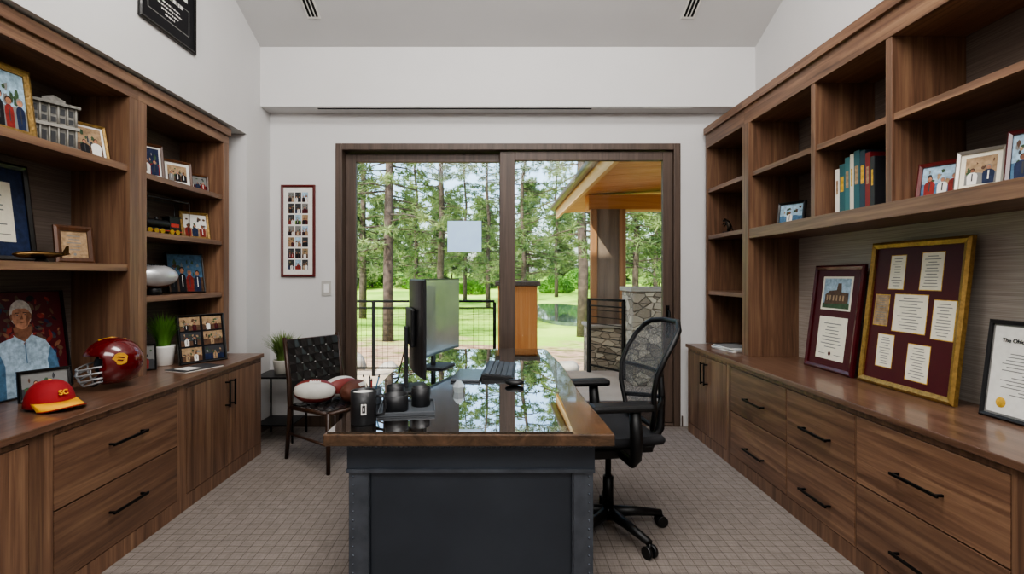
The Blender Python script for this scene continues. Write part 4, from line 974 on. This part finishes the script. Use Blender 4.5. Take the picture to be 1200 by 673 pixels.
for x,y,v in places:
    e=V[v]; ro=(0,0,rng.uniform(0,6.28)); s=rng.uniform(.9,1.2)
    if y>60: s*=1.1
    if v not in used: c=e; used.add(v); c.location=(x,y,gz(x,y)-.1); c.rotation_euler=ro
    else: c=copytree(e,(x,y,gz(x,y)-.1),ro)
    c.scale=(s,s,s)
def shrub(seed):
    rng=random.Random(seed); f=M()
    for i in range(2600):
        d=Vector((rng.gauss(0,1),rng.gauss(0,1),abs(rng.gauss(0,.8)))).normalized(); p=Vector((d.x*.9,d.y*.9,.05+d.z*.8))*rng.uniform(.6,1)
        a=Vector((rng.gauss(0,1),rng.gauss(0,1),rng.gauss(0,1))).normalized()*.06; b=a.orthogonal().normalized()*.035
        n0=len(f.v); f.v+=[p-a,p+b,p+a,p-b]; f.f.append([n0,n0+1,n0+2,n0+3]); f.m.append(0); f.s.append(False)
    e=thing('shrub','rounded leafy green shrub beyond the railing','shrub',(0,0,0),group='garden shrubs')
    f.obj('foliage',e,LEAF); M().tube([(0,0,-.2),(0,0,.5)],.05,6).obj('stem',e,BARK); return e
s0=shrub(1)
sp=[(5.2,16,1.1),(-8,20,1.5),(9,24,1.6),(-3,60,2.2),(7,60,2.4),(0,76,3.0),(12,70,3.5),(-10,68,3.2),(-17,70,3.5)]
for i,(x,y,s) in enumerate(sp):
    c=s0 if i==0 else copytree(s0,(0,0,0))
    c.location=(x,y,gz(x,y)); c.scale=(s,s,s); c.rotation_euler=(0,0,i*1.3)
# ---------------------------------------------------------------- light
try: sc.view_settings.look='AgX - Medium High Contrast'
except Exception: pass
w=bpy.data.worlds.new('World'); sc.world=w; w.use_nodes=True; nt=w.node_tree
sk=nt.nodes.new('ShaderNodeTexSky'); sk.sky_type='NISHITA'; sk.sun_disc=False; sk.sun_elevation=R(48); sk.sun_rotation=R(200); sk.air_density=1.0; sk.dust_density=3.0
nt.links.new(sk.outputs[0],nt.nodes['Background'].inputs[0]); nt.nodes['Background'].inputs[1].default_value=.68
def light(name,typ,loc,target,energy,size=None,sy=None,col=(1,1,1)):
    l=bpy.data.lights.new(name,typ); l.energy=energy; l.color=col
    if typ=='AREA': l.shape='RECTANGLE'; l.size=size; l.size_y=sy
    if typ=='SUN': l.angle=R(1)
    o=bpy.data.objects.new(name,l); COL.objects.link(o); o.location=loc
    o.rotation_euler=(Vector(target)-Vector(loc)).to_track_quat('-Z','Y').to_euler(); return o
light('sun','SUN',(-20,-15,30),(0,12,0),10.5,col=(1,.95,.86))
light('ceiling_fill','AREA',(.1,1.9,4.45),(.1,2.3,0),145,2.0,1.4,(1,.97,.94))  # unseen area light added overhead to brighten the room
light('rear_fill','AREA',(.1,-1.2,3.9),(.1,2.4,.9),118,3.2,1.2,(1,.975,.95))  # fill added behind the camera, no fitting there
light('up_fill','AREA',(.1,1.2,3.4),(.1,2.3,5),52,3.0,1.2,(1,.98,.96))  # up-facing fill added out of view to brighten the ceiling
# ---------------------------------------------------------------- camera
cam=bpy.data.cameras.new('camera'); co=bpy.data.objects.new('camera',cam); COL.objects.link(co)
co.location=(0,0,1.39); co.rotation_euler=(R(90),0,0); cam.lens=18; cam.sensor_width=36; cam.shift_x=.015; cam.shift_y=-.0104
cam.clip_end=500; sc.camera=co
